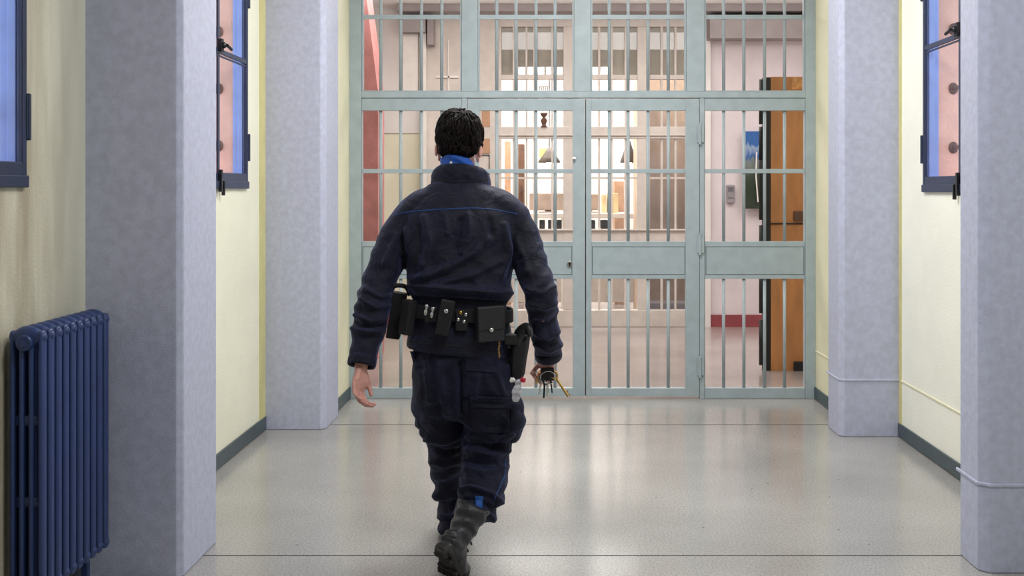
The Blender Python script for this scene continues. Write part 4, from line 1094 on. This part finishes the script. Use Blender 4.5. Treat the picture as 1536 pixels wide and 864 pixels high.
# little chain
ch = MB()
for i in range(11):
    q = Q(748.5+math.sin(i*.9)*.6,512+i*2.4,4.17); vert = i % 2
    pts = [q+V((.003 if vert else 0)*math.cos(a),(0 if vert else .003)*math.cos(a),.0045*math.sin(a)) for a in [j*math.pi/4 for j in range(9)]]
    ch.tube(pts, .0011, 5)
obj('belt_chain', ch, M['brass'], bo_, smooth=True)
# sleeve patch edge
# --- clear plastic glove bag hanging by the holster
bg_ = thing('plastic_bag', 'small crumpled clear plastic bag with a red cap hanging below the holster', 'bag', tuple(Q(776,604,4.16)))
rings = []
for y,a,b_ in ((567,.004,.004),(572,.016,.010),(578,.013,.010),(584,.017,.012),(590,.018,.013),(597,.016,.010),(603,.008,.005)):
    rings.append((Q(776+ (y-585)*-.18,y,4.16),V(a,0,0),V(0,b_,0)))
pb = fused(MB().loft(rings,18), .003, 2); displace(pb, lambda p,n: .006*N(p,60,60,60)+.003*N(p,120,120,120))
obj('film', pb, M['clear_plastic'], bg_)
rings = [(Q(769+(y-571)*.2,y,4.165),V(a,0,0),V(0,a*.6,0)) for y,a in ((566,.006),(570,.014),(574,.007))]
pb = fused(MB().loft(rings,14), .0025, 1); displace(pb, lambda p,n: .005*N(p,90,90,90)); obj('crumpled_edge', pb, M['white'], bg_)
obj('cap', MB().tube([Q(784,573,4.155),Q(785,567,4.155)], .011, 16), M['redcap'], bg_, bevel=.002)

# --- keys in the right hand
KR = RW_+V(-.006,.03,-.05)
keys = thing('key_bunch', 'bunch of steel keys and one big brass key held in the right hand', 'keys', tuple(KR+V(0,0,-.1)))
ringp = [KR+V(.030*math.cos(a),-.054+.004*math.sin(a*2),.026*math.sin(a)-.016) for a in [j*math.pi/12 for j in range(25)]]
obj('key_ring', MB().tube(ringp, .0022, 6), M['steel'], keys, smooth=True)
def key(o0, ang, L_, m, r, big=False, yaw=0):
    b = MB(); d = V(math.sin(ang),-.15,-math.cos(ang)).normalized(); t = V(math.cos(ang),0,math.sin(ang))
    if yaw: t = (t*math.cos(yaw)+V(0,1,0)*math.sin(yaw)).normalized()
    bw = r*2.6
    pts = [o0+d*(bw+bw*math.cos(a)*-1)+t*bw*math.sin(a) for a in [j*math.pi/8 for j in range(17)]]
    b.tube(pts, r*.75, 6)
    b.tube([o0+d*bw*2, o0+d*L_], r, 10)
    e0 = o0+d*(L_-.004)
    for k_,w_ in enumerate((.9,.6,1.0)):
        q = o0+d*(L_-.006-k_*.006*(1.4 if big else 1)); h_ = (.013 if big else .008)*w_
        vs = [q+t*a+d*c_+V(0,e_,0) for a in (0,h_) for c_ in (0,.004*(1.3 if big else 1)) for e_ in (-.0016,.0016)]
        b.add(vs, [(0,1,3,2),(4,6,7,5),(0,4,5,1),(2,3,7,6),(0,2,6,4),(1,5,7,3)])
    b.ell(o0+d*(bw*2+.004), r*1.5, r*1.5, r*1.5, 10, 6)
    obj('key', b, m, keys, smooth=False)
obj('dark_block', MB().box(KR.x-.030,KR.x+.026,KR.y-.05,KR.y-.028,KR.z-.030,KR.z+.022), M['leather'], keys, bevel=.004, seg=3)  # black block added where the hand reads dark, below the cuff
kb = KR+V(0,-.040,-.012)
key(kb+V(.018,-.004,.016), .60, .118, M['brass'], .0052, True)
key(kb+V(-.022,.0,.004), -.20, .080, M['steel'], .0042, False, .5)
key(kb+V(-.012,-.004,-.006), -.06, .082, M['darksteel'], .0042, False, 1.0)
key(kb+V(-.003,-.002,-.008), .03, .074, M['steel'], .0042, False, .2)
key(kb+V(.010,.0,-.003), .12, .066, M['darksteel'], .0034, False, 1.2)
key(kb+V(-.030,.004,.014), -.45, .050, M['brass'], .0026, False, .4)

# ------------------------------------------------------------------ light
def area(name, loc, sx, sy, power, col, rot=(0,0,0)):
    l = bpy.data.lights.new(name, 'AREA'); l.shape = 'RECTANGLE'; l.size = sx; l.size_y = sy; l.energy = power; l.color = col
    o = bpy.data.objects.new(name, l); C.objects.link(o); o.location = loc; o.rotation_euler = rot
    return o
area('corridor_lamp', (.15,5.6,3.52), 1.6, 1.6, 94, (1,.985,.95))
area('corridor_fill_near', (.7,2.5,3.52), .9, .9, 52, (.95,.97,1))  # added fill near the camera, lights the officer's back and the pillar fronts
area('hall_lamp', (0,9.7,3.42), 4.0, 1.6, 84, (1,.965,.93))
area('hall_lamp_right', (3.6,9.4,3.42), 1.2, 1.6, 40, (1,.97,.96))
area('hall_ceiling_fill', (.6,10.4,2.95), 5.0, .4, 30, (1,.96,.93), (math.pi,0,0))  # added light aimed up to brighten the hall ceiling
area('room_lamp', (-.2,13.7,3.4), 3.0, 1.8, 225, (1,.95,.88))
area('recess_fill', (X(1015,12.3),12.3,3.4), .6, .6, 18, (1,.95,.88))  # added light to brighten the recess behind the panes
W = bpy.data.worlds.new('sky'); bpy.context.scene.world = W; W.use_nodes = True
bg = W.node_tree.nodes['Background']; bg.inputs[0].default_value = (.62,.76,1,1); bg.inputs[1].default_value = 2.6

# ------------------------------------------------------------------ camera
cd = bpy.data.cameras.new('camera'); cam = bpy.data.objects.new('camera', cd); C.objects.link(cam)
cam.location = (0,0,EYE); cam.rotation_euler = (math.radians(90),0,0)
cd.sensor_width = 36; cd.lens = 36*F/1536; cd.shift_x = -(CX-768)/1536; cd.shift_y = -(432-CY)/1536
cd.clip_start = .05; cd.clip_end = 200
sc = bpy.context.scene; sc.camera = cam
sc.view_settings.view_transform = 'Standard'; sc.view_settings.look = 'None'; sc.view_settings.exposure = 0; sc.view_settings.gamma = 1
sc.cycles.use_denoising = True; sc.cycles.max_bounces = 10; sc.cycles.transparent_max_bounces = 16; sc.cycles.sample_clamp_indirect = 6
